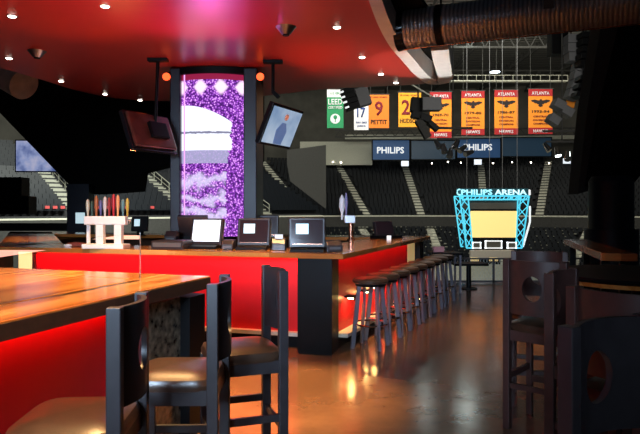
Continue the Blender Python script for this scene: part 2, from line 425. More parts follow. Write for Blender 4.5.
# left stand (nearer), straight
LT = Vector((-22, 48, 0)); LR = Vector((0.74, 0.67, 0)).normalized(); LD = Vector((0.67, -0.74, 0)).normalized()
LANG = math.atan2(LR.y, LR.x)
NROW, RUN, RISE, LZ0 = 16, 0.85, 0.37, 0.95
def lpt(s, r, z): return LT + LR*s + LD*(6.7 - r*RUN) + Vector((0, 0, z))      # r row count from the bottom
b = MB()
for r in range(NROW):
    p = lpt(5, r-0.5, 0); zt = LZ0 + r*RISE
    b.box((p.x, p.y, zt-0.5), (36, RUN, 1.0), LANG)
struct(b.build('floor_left_tier', 'step', smooth=False))
struct(MB().box(lpt(5, -1.2, 0.15), (36, 0.2, 1.1), LANG).build('trim_4', 'concrete_dark', smooth=False))
struct(MB().box(lpt(5, -1.2, 0.76), (36, 0.25, 0.12), LANG).build('trim_5', 'concrete', smooth=False))
struct(MB().box(lpt(5, -1.6, -4.6), (36, 0.2, 8.4), LANG).build('wall_left_front', 'concrete_dark', smooth=False))
LAIS = [-7.5, 0.0, 8.8, 16.5]
for s_ in LAIS:
    b = MB()
    for r in range(NROW):
        p = lpt(s_, r-0.5, LZ0 + r*RISE + 0.05); b.box(p, (1.0, RUN, 0.12), LANG)
        b.box(lpt(s_, r-0.25, LZ0 + r*RISE + 0.16), (1.0, RUN*0.45, 0.14), LANG)
    struct(b.build('trim_left_aisle', 'rail', smooth=False))

# dark steelwork on the left
b = MB(); y0 = 14.0
pts = [at(-60, 20, y0), at(-60, 55, y0), at(0, 113, y0), at(78, 194, y0), at(97, 194, y0), at(138, 191, y0), at(141, 172, y0), at(180, 162, y0), at(262, 160, y0), at(262, 20, y0)]
b.prism(pts, (0, 0.6, 0)); struct(b.build('wall_left', 'beam', smooth=False))
struct(MB().box((at(86, 0, 14).x, 13.7, 1.03), (0.47, 0.47, 2.06), 0.1).build('trim_left_column', 'navy', smooth=False))
# dark steelwork on the right
y0 = 12.6
b = MB(); b.prism([at(600, -80, y0), at(640, -80, y0), at(624, 28, y0), at(604, 109, y0), at(591, 190, y0), at(578, 194, y0), at(587, 110, y0), at(600, 30, y0)], (0, 0.5, 0))
struct(b.build('wall_right', 'beam_grey', smooth=False))
y0 = 12.3
b = MB(); b.prism([at(640, -80, y0), at(760, -80, y0), at(760, 120, y0), at(640, 176, y0), at(632, 186, y0), at(591, 186, y0), at(604, 109, y0), at(624, 28, y0)], (0, 0.8, 0))
struct(b.build('wall_right', 'beam', smooth=False))
cx = at(611, 0, 12).x
b = MB(); b.cyl((cx, 12.0, 0), (cx, 12.0, 2.05), 0.42, n=32); b.cyl((cx, 12.0, 0), (cx, 12.0, 1.1), 0.5, n=32)
b.cyl((cx, 12.0, 2.05), (cx, 12.0, 2.15), 0.42, 0.36, n=32)
struct(b.build('trim_right_column', 'navy'))

# ================================================================= ARENA ROOF, SIGNS, BANNERS
for i, x in enumerate([-6, 1, 8, 15, 22, 29, 36]):
    b = MB(); b.bar((x+2, 30, 19.2), (x+2, 92, 19.2), 0.25, 0.35)
    for k in range(30):
        ya = 30 + k*2.1; b.bar((x+2, ya, 19.2), (x+2, ya+1.05, 19.9), 0.08); b.bar((x+2, ya+1.05, 19.9), (x+2, ya+2.1, 19.2), 0.08)
    struct(b.build('trim_roof_truss', 'concrete_dark', smooth=False))
for y in (60, 76):
    b = MB(); b.bar((-30, y, 17.6), (60, y, 17.6), 0.2, 0.2); b.bar((-30, y, 18.9), (60, y, 18.9), 0.2, 0.2)
    for k in range(60):
        xa = -30 + k*1.5; b.bar((xa, y, 17.6), (xa+0.75, y, 18.9), 0.08); b.bar((xa+0.75, y, 18.9), (xa+1.5, y, 17.6), 0.08)
    struct(b.build('trim_roof_truss', 'concrete_dark', smooth=False))
# long lit service walkway on the roof steel
cw = thing('catwalk', 'long pale lit service walkway under the arena roof above the banners', 'walkway', at(430, 81, 66))
MB().span((-13, -0.4, -0.12), (15, 0.4, 0.0)).build('deck', 'concrete', cw, smooth=False)
b = MB(); b.bar((-13, -0.4, 0.55), (15, -0.4, 0.55), 0.05)
for k in range(29): b.bar((-13+k, -0.4, 0), (-13+k, -0.4, 0.55), 0.04)
b.build('guard_rail', 'concrete', cw, smooth=False)
M_['flood_glow'] = glow('flood_glow', (0.85, 1.0, 0.95), 19)
for px, py, d, s in ((495, 71, 66, 0.9), (340, 84, 70, 0.3), (467, 36, 60, 1.6), (424, 38, 60, 1.3)):
    fl = thing('floodlight', {467: 'large floodlight under the arena roof hidden behind the middle of the duct', 424: 'large floodlight under the arena roof behind the white curled lip', 495: 'bright round floodlight glowing under the arena roof behind the wide duct', 340: 'small floodlight beside the edge of the red canopy'}[px], 'floodlight', at(px, py, d))
    MB().lathe([(0.1*s, 0.35*s), (0.5*s, 0.1*s), (0.62*s, -0.1*s)], 20).build('reflector', 'steel', fl)
    MB().lathe([(0.1*s, -0.11*s), (0.58*s, -0.11*s), (0.58*s, -0.16*s), (0.1*s, -0.18*s)], 20).build('lens', 'flood_glow' if s > 1 else 'cool_glow', fl)

# ring of advertising boards below the roof
def board(px0, px1, py0, py1, d, m, label, word=None, wx=None):
    a = at(px0, py1, d); c = at(px1, py0, d); W_, H_ = c.x-a.x, c.z-a.z
    t = thing('advertising_board', label, 'sign', ((a.x+c.x)/2, d, a.z))
    MB().span((-W_/2+0.05, 0, 0.05), (W_/2-0.05, 0.5, H_-0.05)).build('board_panel', m, t, smooth=False)
    b = MB(); b.span((-W_/2, -0.06, 0), (W_/2, 0.5, 0.12)); b.span((-W_/2, -0.06, H_-0.12), (W_/2, 0.5, H_)); b.span((-W_/2, -0.06, 0), (-W_/2+0.12, 0.5, H_)); b.span((W_/2-0.12, -0.06, 0), (W_/2, 0.5, H_))
    b.build('board_frame', 'black', t, smooth=False)
    if word:
        q0, q1, r0, r1 = wx; p0, p1 = at(q0, r1, d), at(q1, r0, d)
        text('lettering', word, p1.x-p0.x, p1.z-p0.z, 'letter_white', t, ((p0.x+p1.x)/2 - (a.x+c.x)/2, -0.02, (p0.z+p1.z)/2 - a.z), 0.06)
board(372, 410, 139.5, 160.5, 82, 'board_blue', 'left blue lit advertising board with white word over the far seats', 'PHILIPS', (377, 404, 147, 153.5))
board(410.5, 456, 140, 160, 82, 'board_dim', 'blank dark teal board between the two lettered blue boards')
board(456.5, 501, 138, 158.5, 82, 'board_blue', 'right blue lit advertising board with white word, above the scoreboard', 'PHILIPS', (464, 492, 144, 150.5))
board(501.5, 552, 137, 157, 82, 'board_dim', 'blank dark blue board under the rightmost orange banners')
# open lattice girder over the boards
b = MB(); p0, p1 = at(335, 130.5, 80), at(575, 128, 80); h = 0.85
b.bar(p0, p1, 0.18); b.bar(p0-Vector((0, 0, h)), p1-Vector((0, 0, h)), 0.18)
for k in range(24):
    u0 = p0.lerp(p1, k/24); u1 = p0.lerp(p1, (k+0.5)/24); u2 = p0.lerp(p1, (k+1)/24); dz = Vector((0, 0, h))
    b.bar(u0-dz, u1, 0.10); b.bar(u1, u2-dz, 0.10)
tag(b.build('lattice_girder', 'concrete_dark', smooth=False), 'long grey lattice girder running behind the feet of the banners', 'girder')
struct(MB().span(at(345, 139, 84), at(600, 135, 84.4)).build('trim_6', 'concrete', smooth=False))
struct(MB().span(at(300, 165, 86), at(372, 142, 86.5)).build('trim_7', 'concrete', smooth=False))
b = MB(); b.prism([at(287, 150, 66), at(326, 145, 66), at(326, 209, 66), at(290, 181, 66), at(287, 164, 66)], (0, 0.6, 0)); struct(b.build('wall_portal', 'concrete_dark', smooth=False))
# small lights of the upper concourse, little white exit-like lamps at aisle heads
for i, px in enumerate([333, 341, 432, 448, 461, 493, 512, 531, 549]):
    o = MB().lathe([(0.01, 0.10), (0.08, 0.06), (0.10, 0), (0.08, -0.06), (0.01, -0.10)], 12).build('concourse_lamp', 'lamp_glow')
    o.location = at(px, 162+(i % 3)*0.6, 86); tag(o, 'tiny warm concourse lamp above the far seats', 'lamp', 'row of tiny warm lamps above the far upper seats')
for px, py, nm in ((405, 163.5, 'left'), (478, 162, 'middle'), (567, 161, 'right')):
    o = MB().span((-0.5, 0, -0.35), (0.5, 0.12, 0.35)).build('wall_screen', 'screen_white'); o.location = at(px, py, 82)
    tag(o, {'left': 'small pale lit screen under the left lettered blue board', 'middle': 'small pale lit screen under the right lettered blue board', 'right': 'small pale lit screen beside the hanging silver spotlights on the right'}[nm], 'screen')

BD = 60.0
def banner(px0, px1, py0, py1, m, label):
    a, c = at(px0, py1, BD), at(px1, py0, BD); W_, H_ = c.x-a.x, c.z-a.z
    t = thing('banner', label, 'banner', ((a.x+c.x)/2, BD, a.z), group=None)
    MB().span((-W_/2, 0, 0), (W_/2, 0.06, H_)).build('cloth', m, t, smooth=False)
    b = MB(); b.cyl((-W_/2-0.1, 0.03, H_+0.02), (W_/2+0.1, 0.03, H_+0.02), 0.06, n=8)
    for sx in (-1, 1): b.cyl((sx*W_*0.42, 0.03, H_), (sx*W_*0.42, 0.03, H_+4.2), 0.02, n=6)
    b.build('hanging_rod', 'concrete_dark', t)
    return t, W_, H_
def patch(t, name, x0, x1, z0, z1, m, y=-0.015):
    return MB().span((x0, y, z0), (x1, 0.02, z1)).build(name, m, t, smooth=False)
t, W_, H_ = banner(327, 343.5, 89.5, 128, 'b_green', 'green and white banner with round emblem, leftmost of the hanging banners')
patch(t, 'top_band', -W_/2, W_/2, H_*0.80, H_, 'b_white')
text('lettering', 'U.S. GBC', W_*0.6, H_*0.06, 'b_green', t, (0, -0.02, H_*0.9), 0.02)
text('lettering', 'LEED', W_*0.86, H_*0.15, 'b_white', t, (0, -0.02, H_*0.68), 0.02)
text('lettering', 'CERTIFIED', W_*0.86, H_*0.07, 'b_white', t, (0, -0.02, H_*0.53), 0.02)
b = MB(); b.cyl((0, -0.02, H_*0.24), (0, 0.02, H_*0.24), W_*0.30, n=24); b.build('round_emblem', 'b_white', t)
b = MB(); b.cyl((0, -0.035, H_*0.28), (0, 0.0, H_*0.28), W_*0.12, n=16); b.box((0, -0.025, H_*0.20), (W_*0.05, 0.02, H_*0.10)); b.build('emblem_leaf', 'b_green', t)
t, W_, H_ = banner(354, 368.5, 101, 130, 'b_white', 'white banner with blue number seventeen')
text('lettering', '17', W_*0.58, H_*0.34, 'b_blue', t, (0, -0.02, H_*0.60), 0.02)
text('lettering', 'ATLANTA', W_*0.7, H_*0.08, 'b_blue', t, (0, -0.02, H_*0.93), 0.02)
text('lettering', '2001 2003', W_*0.75, H_*0.06, 'b_blue', t, (0, -0.02, H_*0.26), 0.02)
text('lettering', '2004', W_*0.6, H_*0.06, 'b_blue', t, (0, -0.02, H_*0.14), 0.02)
t, W_, H_ = banner(368.8, 389, 94.5, 128, 'b_amber', 'dark orange banner with maroon number nine')
text('lettering', '9', W_*0.40, H_*0.44, 'b_maroon', t, (0, -0.02, H_*0.58), 0.02)
text('lettering', 'PETTIT', W_*0.8, H_*0.13, 'b_black', t, (0, -0.02, H_*0.18), 0.02)
text('lettering', 'ST. LOUIS - ATLANTA', W_*0.84, H_*0.04, 'b_maroon', t, (0, -0.02, H_*0.92), 0.02)
t, W_, H_ = banner(398.5, 421, 92.5, 127, 'b_yellow', 'yellow orange banner with maroon number twenty-three, half behind the black speaker')
text('lettering', '23', W_*0.72, H_*0.44, 'b_maroon', t, (0, -0.02, H_*0.57), 0.02)
text('lettering', 'HUDSON', W_*0.84, H_*0.13, 'b_black', t, (0, -0.02, H_*0.18), 0.02)
text('lettering', 'ST. LOUIS - ATLANTA', W_*0.84, H_*0.04, 'b_maroon', t, (0, -0.02, H_*0.92), 0.02)
HAWK = [(-1, .52), (-.62, .62), (-.30, .50), (-.12, .48), (-.06, .66), (.10, .68), (.16, .56), (.14, .48), (.32, .50), (.62, .62), (1, .52), (.90, .26), (.72, .20), (.60, .02), (.44, .06), (.30, -.14), (.16, -.10), (.24, -.42), (0, -.60), (-.24, -.42), (-.16, -.10), (-.30, -.14), (-.44, .06), (-.60, .02), (-.72, .20), (-.90, .26)]
for i, (x0, x1, y0_, y1_, yr, wh) in enumerate([(430, 451.5, 92, 138, '1969-70', 'first red-topped orange banner with bird, partly behind the grey speaker box'),
        (461.5, 484.5, 91, 135, '1979-80', 'second red-topped orange banner with black bird, above the right lettered board'),
        (494.5, 518, 90, 134.5, '1986-87', 'third red-topped orange banner with black bird, beyond the scoreboard'),
        (528.5, 552.5, 89, 134, '1993-94', 'rightmost red-topped orange banner with black bird, beside the speaker array')]):
    t, W_, H_ = banner(x0, x1, y0_, y1_, 'b_orange', wh)
    patch(t, 'top_band', -W_/2, W_/2, H_*0.84, H_, 'b_red'); patch(t, 'bottom_band', -W_/2, W_/2, 0, H_*0.14, 'b_red')
    text('lettering', 'ATLANTA', W_*0.74, H_*0.075, 'b_white', t, (0, -0.02, H_*0.905), 0.02)
    text('lettering', 'HAWKS', W_*0.60, H_*0.075, 'b_white', t, (0, -0.02, H_*0.065), 0.02)
    b = MB(); b.prism([(x*W_*0.40, -0.03, H_*0.68 + z*W_*0.26) for x, z in HAWK], (0, 0.02, 0)); b.build('bird_emblem', 'b_black', t, smooth=False)
    text('lettering', yr, W_*0.72, H_*0.06, 'b_black', t, (0, -0.02, H_*0.50), 0.02)
    for k, wd in enumerate(('CENTRAL', 'DIVISION', 'CHAMPIONS')):
        text('lettering', wd, W_*0.60, H_*0.04, 'b_maroon', t, (0, -0.02, H_*(0.39-0.08*k)), 0.02)

# ================================================================= SCOREBOARD
SD = 55.0; q = SD/600
sb = thing('scoreboard', 'hanging arena scoreboard with yellow screen, cyan truss sides and lit name on top', 'scoreboard', at(495, 250, SD))
def sp(px, py, dy=0.0): v = at(px, py, SD) - Vector(sb.location); return Vector((v.x, dy, v.z))
MB().span(sp(470.5, 237.5, 0.0), sp(517, 211, 0.6)).build('main_screen', 'score_screen', sb, smooth=False)
b = MB(); b.span(sp(468, 238.5, 0.05), sp(519, 209, 0.55)); b.build('screen_frame', 'black', sb, smooth=False)
MB().span(sp(468, 209, 0.2), sp(519, 200, 2.5)).build('upper_box', 'wall_grey', sb, smooth=False)
MB().span(sp(469, 250, 0.1), sp(521, 239, 3.0)).build('lower_box', 'black', sb, smooth=False)
for x0, x1, y0_, y1_ in ((472, 481, 242, 248.5), (485, 502, 240.5, 248.5), (507, 516.5, 242, 248.5)):
    b = MB(); b.span(sp(x0, y1_, -0.1), sp(x1, y1_-1, 0.1)); b.span(sp(x0, y0_+1, -0.1), sp(x1, y0_, 0.1)); b.span(sp(x0, y1_, -0.1), sp(x0+1.2, y0_, 0.1)); b.span(sp(x1-1.2, y1_, -0.1), sp(x1, y0_, 0.1))
    fr = b.build('score_panel_frame', 'letter_white', sb, smooth=False)
    MB().span(sp(x0+1.2, y1_-1, -0.02), sp(x1-1.2, y0_+1, 0.1)).build('score_panel', 'wall_grey', fr, smooth=False)
b = MB()
for (xa, xb), (xc, xd) in ((((459.5), (468)), ((466.5), (472.5))), (((518), (529)), ((516), (522)))):
    for dy in (0, 2.2):
        P = [sp(xa, 196, dy), sp(xb, 196, dy), sp(xd, 248, dy), sp(xc, 248, dy)]
        b.bar(P[0], P[3], 0.11); b.bar(P[1], P[2], 0.11); b.bar(P[0], P[1], 0.12); b.bar(P[2], P[3], 0.12)
        for k in range(5):
            l0, l1 = P[0].lerp(P[3], k/5), P[0].lerp(P[3], (k+1)/5); r0, r1 = P[1].lerp(P[2], k/5), P[1].lerp(P[2], (k+1)/5)
            b.bar(l0, r1, 0.07); b.bar(r0, l1, 0.07)
b.bar(sp(459.5, 196), sp(529, 196), 0.14); b.bar(sp(462, 199.5), sp(527, 199.5), 0.14)
for k in range(16): b.bar(sp(462+k*4.1, 199.5), sp(464+k*4.1, 196), 0.08)
b.build('truss', 'cyan', sb, smooth=False)
b = MB(); b.bar(sp(531, 206, 0.3), sp(531, 222, 0.3), 0.14); b.bar(sp(531, 222, 0.3), sp(524, 247, 0.3), 0.14); b.build('edge_light', 'letter_white', sb, smooth=False)
MB().span(sp(457, 196, 0.12), sp(529, 188.5, 0.3)).build('name_panel', mat('dark_teal', (0.01, 0.08, 0.11), 0.5), sb, smooth=False)
text('lettering', 'PHILIPS', 31*q, 5.4*q, 'cyan_letter', sb, sp(477, 192.2, 0.1), 0.08)
text('lettering', 'ARENA', 32*q, 5.4*q, 'pale_letter', sb, sp(511, 192.2, 0.1), 0.08)
pts = [sp(459.2+2.0*math.cos(t), 192.2+2.8*math.sin(t), 0.0) for t in [PI*0.3+k*PI*1.4/10 for k in range(11)]]
MB().tube(pts, 0.06, 6).build('mark', 'cyan_letter', sb)
MB().lathe([(0.05, 0), (0.16, 0.05), (0.16, 0.5), (0.05, 0.55)], 14, c=sp(530, 195.5, 0.3)).build('end_cap', 'letter_white', sb)
b = MB()
for px in (469, 492, 505, 520): b.cyl(sp(px, 188.5, 0.8), Vector((sp(px, 188.5, 0.8).x, 0.8, 19.9-sb.location.z)), 0.022, n=6)
b.build('suspension_cable', 'spk_grey', sb)
tag(MB().span(at(471, 258, 52), at(513, 250, 52.5)).build('press_box', 'toe', smooth=False), 'pale beige wall box low under the scoreboard', 'wall box')
for px, c in ((475, 'pinkish'), (494, 'yellow')):
    o = MB().span((-0.32, 0, -0.14), (0.32, 0.3, 0.14)).build('courtside_box', 'yellow_dim'); o.location = at(px, 259.5, 48)
    tag(o, {475: 'small tan lit box low under the left of the scoreboard', 494: 'small yellow lit box low under the middle of the scoreboard'}[px], 'box')

# ================================================================= ARENA SEATS
def seat_mesh():
    b = MB()
    b.box((0, 0.02, 0.42), (0.47, 0.40, 0.07)); b.box((0, 0.24, 0.64), (0.49, 0.07, 0.46), Matrix.Rotation(-0.15, 4, 'X')); b.box((0, 0.12, 0.2), (0.08, 0.1, 0.42))
    return b
proto = seat_mesh().build('arena_seat', 'seat', bevel=0)
tag(proto, 'dark folding arena seat in the lower rows of the near left stand', 'seat', 'arena seats in the near left stand')
spots = []
for r in range(NROW):
    for k in range(70):
        s_ = -13 + k*0.52
        if any(abs(s_-a) < 0.75 for a in LAIS): continue
        p = lpt(s_, r-0.45, LZ0 + r*RISE)
        px = 320+600*p.x/p.y; py = 208-(p.z+0.5-EYE)*600/p.y
        vis = (-3 < px < 74 and py > 168+0 and py > 113+px*1.04) or (97 < px < 178 and py > 173)
        spots.append((0 if vis else 1, p.y, p))
spots.sort(key=lambda a: (a[0], a[1]))
first = True
for v, _, p in spots[:300]:
    o = proto if first else proto.copy()
    if not first: COL.objects.link(o)
    first = False; o.location = p; o.rotation_euler = (0, 0, LANG)
b = MB()
def seat_into(b, p, ang, s=1.0):
    R = Matrix.Rotation(ang, 4, 'Z')
    b.box(p + R @ Vector((0, 0.02, 0.42)), (0.46*s, 0.40, 0.07), ang)
    b.box(p + R @ Vector((0, 0.24, 0.62)), (0.46*s, 0.07, 0.48), ang)
for v, _, p in spots[300:]: seat_into(b, p, LANG, 1.1)
tag(b.build('distant_seating', 'seat', smooth=False), 'further dark seats filling the upper rows of the near left stand', 'seats', kind='stuff')
def bowl_seats(r0, z0, dr, dz, n, t0, t1, aisles, sp_=0.56):
    b = MB()
    for i in range(n):
        r = r0+dr*(i+0.5); N = int((t1-t0)*r/sp_)
        for k in range(N):
            th = t0+(t1-t0)*k/N
            if any(abs(th-D(a))*r < 0.75 for a in aisles): continue
            p = arc(r, th, z0+dz*i)
            if abs(p.x/p.y) > 0.62: continue
            seat_into(b, p, -th)
    return b.build('distant_seating', 'seat', smooth=False)
tag(bowl_seats(33, 0.35, 0.81, 0.385, 21, D(-40), D(48), UA), 'dark seat rows of the far upper tier below the blue boards', 'seats', kind='stuff')
tag(bowl_seats(22, -5.2, 0.80, 0.30, 14, D(-45), D(52), LA, 0.6), 'dark seat rows of the far lower tier behind the scoreboard', 'seats', kind='stuff')
# scattered red and white specks: row-end caps / people's programmes are seat number plates on the lower tier
b = MB()
for i in range(14):
    for k in range(90):
        if random.random() < 0.55: continue
        th = D(-30 + k*0.85); p = arc(22.1+0.8*i, th, -5.2+0.3*i+0.48); b.box(p, (0.3, 0.04, 0.12), -th)
tag(b.build('row_trim', 'rail', smooth=False), 'pale broken specks along the far lower tier seat rows', 'seat trim', kind='stuff')
b = MB()
for i in range(1):
    for k in range(46):
        if random.random() < 0.6: continue
        p = lpt(-13+k*0.52, i-0.42, LZ0+i*RISE+0.62); b.box(p, (0.3, 0.05, 0.2), LANG)
tag(b.build('red_seat_cover', mat('red_cloth', (0.45, 0.05, 0.05), 0.7), smooth=False), 'red cloth covers along the bottom rows of the near left stand', 'covers', kind='stuff')
# handrails along the left stand's aisles
for j, s_ in enumerate(LAIS):
    for off in (0.55,):
        b = MB()
        A = lpt(s_+off, -0.5, LZ0+0.9); Z = lpt(s_+off, 11, LZ0+11.5*RISE+0.9)
        b.tube([A, Z], 0.045, 8)
        b.tube([A-Vector((0, 0, 0.4)), Z-Vector((0, 0, 0.4))], 0.03, 8)
        for k in range(8):
            p = A.lerp(Z, k/7); b.tube([p, p-Vector((0, 0, 0.9))], 0.04, 8)
        tag(b.build('handrail', 'rail'), ['pale handrail of the aisle at the left frame edge', 'pale sloping handrail beside the navy column on the left', 'pale sloping handrail just right of the beer tap handles', 'pale sloping handrail next to the glowing video column'][j], 'handrail')
# black hoardings at far left
for (x0, x1, y0_, y1_, lb) in ((-30, 30, 178, 196, 'upper black box hanging at the left edge below the television'), (-30, 37, 196.5, 214, 'lower wider black box at the left edge over the seats')):
    b = MB(); b.span(at(x0, y1_, 20), at(x1, y0_, 20.6)); tag(b.build('hoarding', 'black', bevel=0.02, smooth=False), lb, 'box')
tag(MB().span(at(-40, 231, 19), at(75, 223, 19.4)).build('ledge_wall', 'concrete_dark', smooth=False), 'low dark wall behind the bar at the far left', 'wall')

# ================================================================= HANGING SPEAKERS AND LIGHTS
def hang(o, d): MB().cyl((0, 0, 0.2), (0, 0, 19.9-o.location.z), 0.03, n=8).build('cable', 'black', o)
def line_array(name, label, pts, d, wd, ht, m, dep=0.8, louvre=None):
    t = thing(name, label, 'speaker', at(pts[0][0], pts[0][1], d))
    base = Vector(t.location)
    for i, (px, py, tl) in enumerate(pts):
        p = at(px, py, d)-base; R = Matrix.Rotation(tl, 4, 'Y')
        c = MB().box(p, (wd, dep, ht), R).build('speaker_cabinet', m, t, bevel=0.02, smooth=False)
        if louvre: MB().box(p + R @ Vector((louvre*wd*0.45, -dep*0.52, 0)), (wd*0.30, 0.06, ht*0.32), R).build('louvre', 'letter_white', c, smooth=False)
    top = at(pts[0][0], pts[0][1], d)-base
    MB().cyl(top, top+Vector((0, 0, 19.8-base.z)), 0.04, n=8).build('cable', 'black', t)
    return t
line_array('speaker_array', 'dark tilted line speaker with white louvres just below the red canopy edge', [(347, 91.5, -0.35), (348.5, 96.5, -0.35), (350.5, 101.5, -0.35), (352.5, 106.5, -0.35)], 32, 0.72, 0.28, 'black', louvre=-1)
o = MB().box((0, 0, 0), (0.7, 0.7, 1.0), Matrix.Rotation(-0.3, 4, 'Y')).build('loudspeaker', 'spk_grey', bevel=0.03, smooth=False); o.location = at(363, 97, 33); hang(o, 33); tag(o, 'dark grey loudspeaker box right of the white-louvred array', 'speaker')
t = thing('speaker_cluster', 'cluster of black loudspeakers hanging in front of the number twenty-three banner', 'speaker', at(418, 112, 34))
for px, py, w_, h_, tl in ((416, 105, 0.6, 0.8, 0.1), (416, 115, 0.55, 0.4, 0.2), (425, 118, 0.7, 0.4, 0.35), (433, 126, 0.7, 0.28, 0.7)):
    MB().box(at(px, py, 34)-Vector(t.location), (w_, 0.6, h_), Matrix.Rotation(tl, 4, 'Y')).build('speaker_cabinet', 'black', t, bevel=0.02, smooth=False)
b = MB(); b.bar(at(418, 120, 34)-Vector(t.location), at(428, 138, 34)-Vector(t.location), 0.5, 0.4); b.cyl((0, 0, 0), (0, 0, 19.8-t.location.z), 0.05, n=8); b.build('bracket', 'concrete_dark', t, smooth=False)
t = thing('loudspeaker', 'plain grey loudspeaker box overlapping the first bird banner', 'speaker', at(431, 104.5, 33.4))
MB().box((0, 0, 0), (1.05, 0.7, 0.72)).build('speaker_cabinet', 'spk_grey', t, bevel=0.03, smooth=False)
MB().bar((0.3, 0, 0.3), (-2.4, 0, 1.9), 0.07).build('brace', 'concrete', t, smooth=False)
line_array('speaker_array', 'long grey curved line speaker array hanging at the right end of the banners', [(571, 40, 0.02), (571, 49, 0.02), (572, 58, 0.02), (579, 68, 0.2), (577, 77, 0.25), (575, 86, 0.3), (572, 95, 0.35), (558, 105, 0.5), (566, 112, 0.55), (553, 120, 0.6)], 34, 0.62, 0.48, 'spk_grey')
line_array('speaker_array', 'black line speaker with white louvres at the dark right-hand beam', [(586, 36, 0), (586, 43, 0), (586, 50, 0), (585, 57, 0), (584, 64, 0)], 33, 0.75, 0.3, 'black', louvre=1)
line_array('speaker_array', 'short white-louvred speaker stack below the grey array on the right', [(583, 80, 0.3), (581, 88, 0.3), (579, 96, 0.3)], 33, 0.6, 0.28, 'black', louvre=1)
o = MB().box((0, 0, 0), (0.95, 0.8, 1.35)).build('loudspeaker', 'black', bevel=0.03, smooth=False); o.location = at(557.5, 44, 35); hang(o, 35); tag(o, 'black loudspeaker box hanging right under the wide duct', 'speaker')
o = MB().box((0, 0, 0), (0.5, 0.1, 0.7), Matrix.Rotation(0.3, 4, 'Y')).build('orange_flag', 'b_orange', smooth=False); o.location = at(571, 101, 35); hang(o, 35); tag(o, 'small orange cloth between the grey speaker cabinets', 'cloth')
o = MB().box((0, 0, 0), (0.45, 0.3, 0.45)).build('red_lamp_box', 'b_red', bevel=0.03, smooth=False); o.location = at(586, 99, 34); hang(o, 34); tag(o, 'small dark red box beside the lower louvred speaker', 'box')
def spot_cluster(px, py, d, label, n, bright):
    t = thing('spotlight_cluster', label, 'spotlight', at(px, py, d)); L0 = Vector(t.location)
    b = MB(); b.bar((-1.1, 0, 0.9), (1.1, 0, 0.9), 0.12); b.bar((-0.9, 0, 0.3), (0.9, 0, 0.3), 0.1); b.cyl((0, 0, 0.3), (0, 0, 19.8-L0.z), 0.04, n=8)
    b.build('hanging_bar', 'concrete_dark', t, smooth=False)
    for k in range(n):
        x = -0.9 + 1.8*k/(n-1); z = 0.0 - 0.25*((k*7) % 3); tl = Matrix.Rotation(-0.5+k*0.35, 4, 'Y')
        h_ = MB(); p = Vector((x, 0, z)); h_.cyl(p + tl @ Vector((0, 0, 0.25)), p - tl @ Vector((0, 0.15, 0.25)), 0.10, 0.19, n=14); c = h_.build('lamp_head', 'chrome' if bright else 'steel', t)
        h_ = MB(); h_.cyl(p - tl @ Vector((0, 0.15, 0.25)), p - tl @ Vector((0, 0.16, 0.27)), 0.17, n=14); h_.build('lens', 'cool_glow' if bright and k % 2 else 'chrome', c)
spot_cluster(453, 144, 34, 'hanging cluster of grey spotlights left of the right lettered board', 6, False)
spot_cluster(562, 147, 34, 'bright silver spotlights hanging at the right end of the boards', 4, True)

# ================================================================= RAILING
rl = thing('guard_railing', 'cable mesh guard railing along the far floor edge', 'railing', (0, 12.1, 0))
b = MB(); x = 1.6
while x < 9.4:
    b.bar((x, 0, 0), (x, 0, 0.5), 0.04); x += 0.95
b.bar((1.6, 0, 0.5), (9.4, 0, 0.5), 0.06, 0.03); b.bar((1.6, 0, 0.04), (9.4, 0, 0.04), 0.04)
b.build('rail_frame', 'pos_key', rl, smooth=False)
b = MB()
for k in range(120):
    x = 1.6 + k*0.065
    b.bar((x, 0, 0.06), (min(x+0.22, 9.4), 0, 0.48), 0.006); b.bar((min(x+0.22, 9.4), 0, 0.06), (x, 0, 0.48), 0.006)
b.build('cable_mesh', 'mesh', rl, smooth=False)
t = thing('side_table', 'small low black pedestal table in front of the mesh railing', 'table', (2.80, 11.3, 0))
MB().box((0, 0, 0.47), (0.62, 0.5, 0.04)).build('table_top', 'black', t, bevel=0.005, smooth=False)
MB().cyl((0, 0, 0.02), (0, 0, 0.45), 0.045, n=14).build('pedestal', 'black', t); MB().cyl((0, 0, 0), (0, 0, 0.02), 0.16, n=20).build('base', 'black', t)
t = thing('high_table', 'narrow black standing table at the far end of the stool row', 'table', (2.26, 10.9, 0))
MB().box((0, 0, 0.70), (0.55, 0.5, 0.04)).build('table_top', 'black', t, smooth=False)
for sx in (-1, 1):
    for sy in (-1, 1): MB().box((sx*0.24, sy*0.21, 0.34), (0.035, 0.035, 0.68)).build('leg', 'stool_metal', t, smooth=False)
o = MB().box((0, 0, 0.05), (0.20, 0.1, 0.10)).build('menu_box', mat('pink_card', (0.6, 0.25, 0.25), 0.6), bevel=0.004, smooth=False); o.location = (2.15, 10.9, 0.722); tag(o, 'small pink and white box on the narrow black table', 'box')

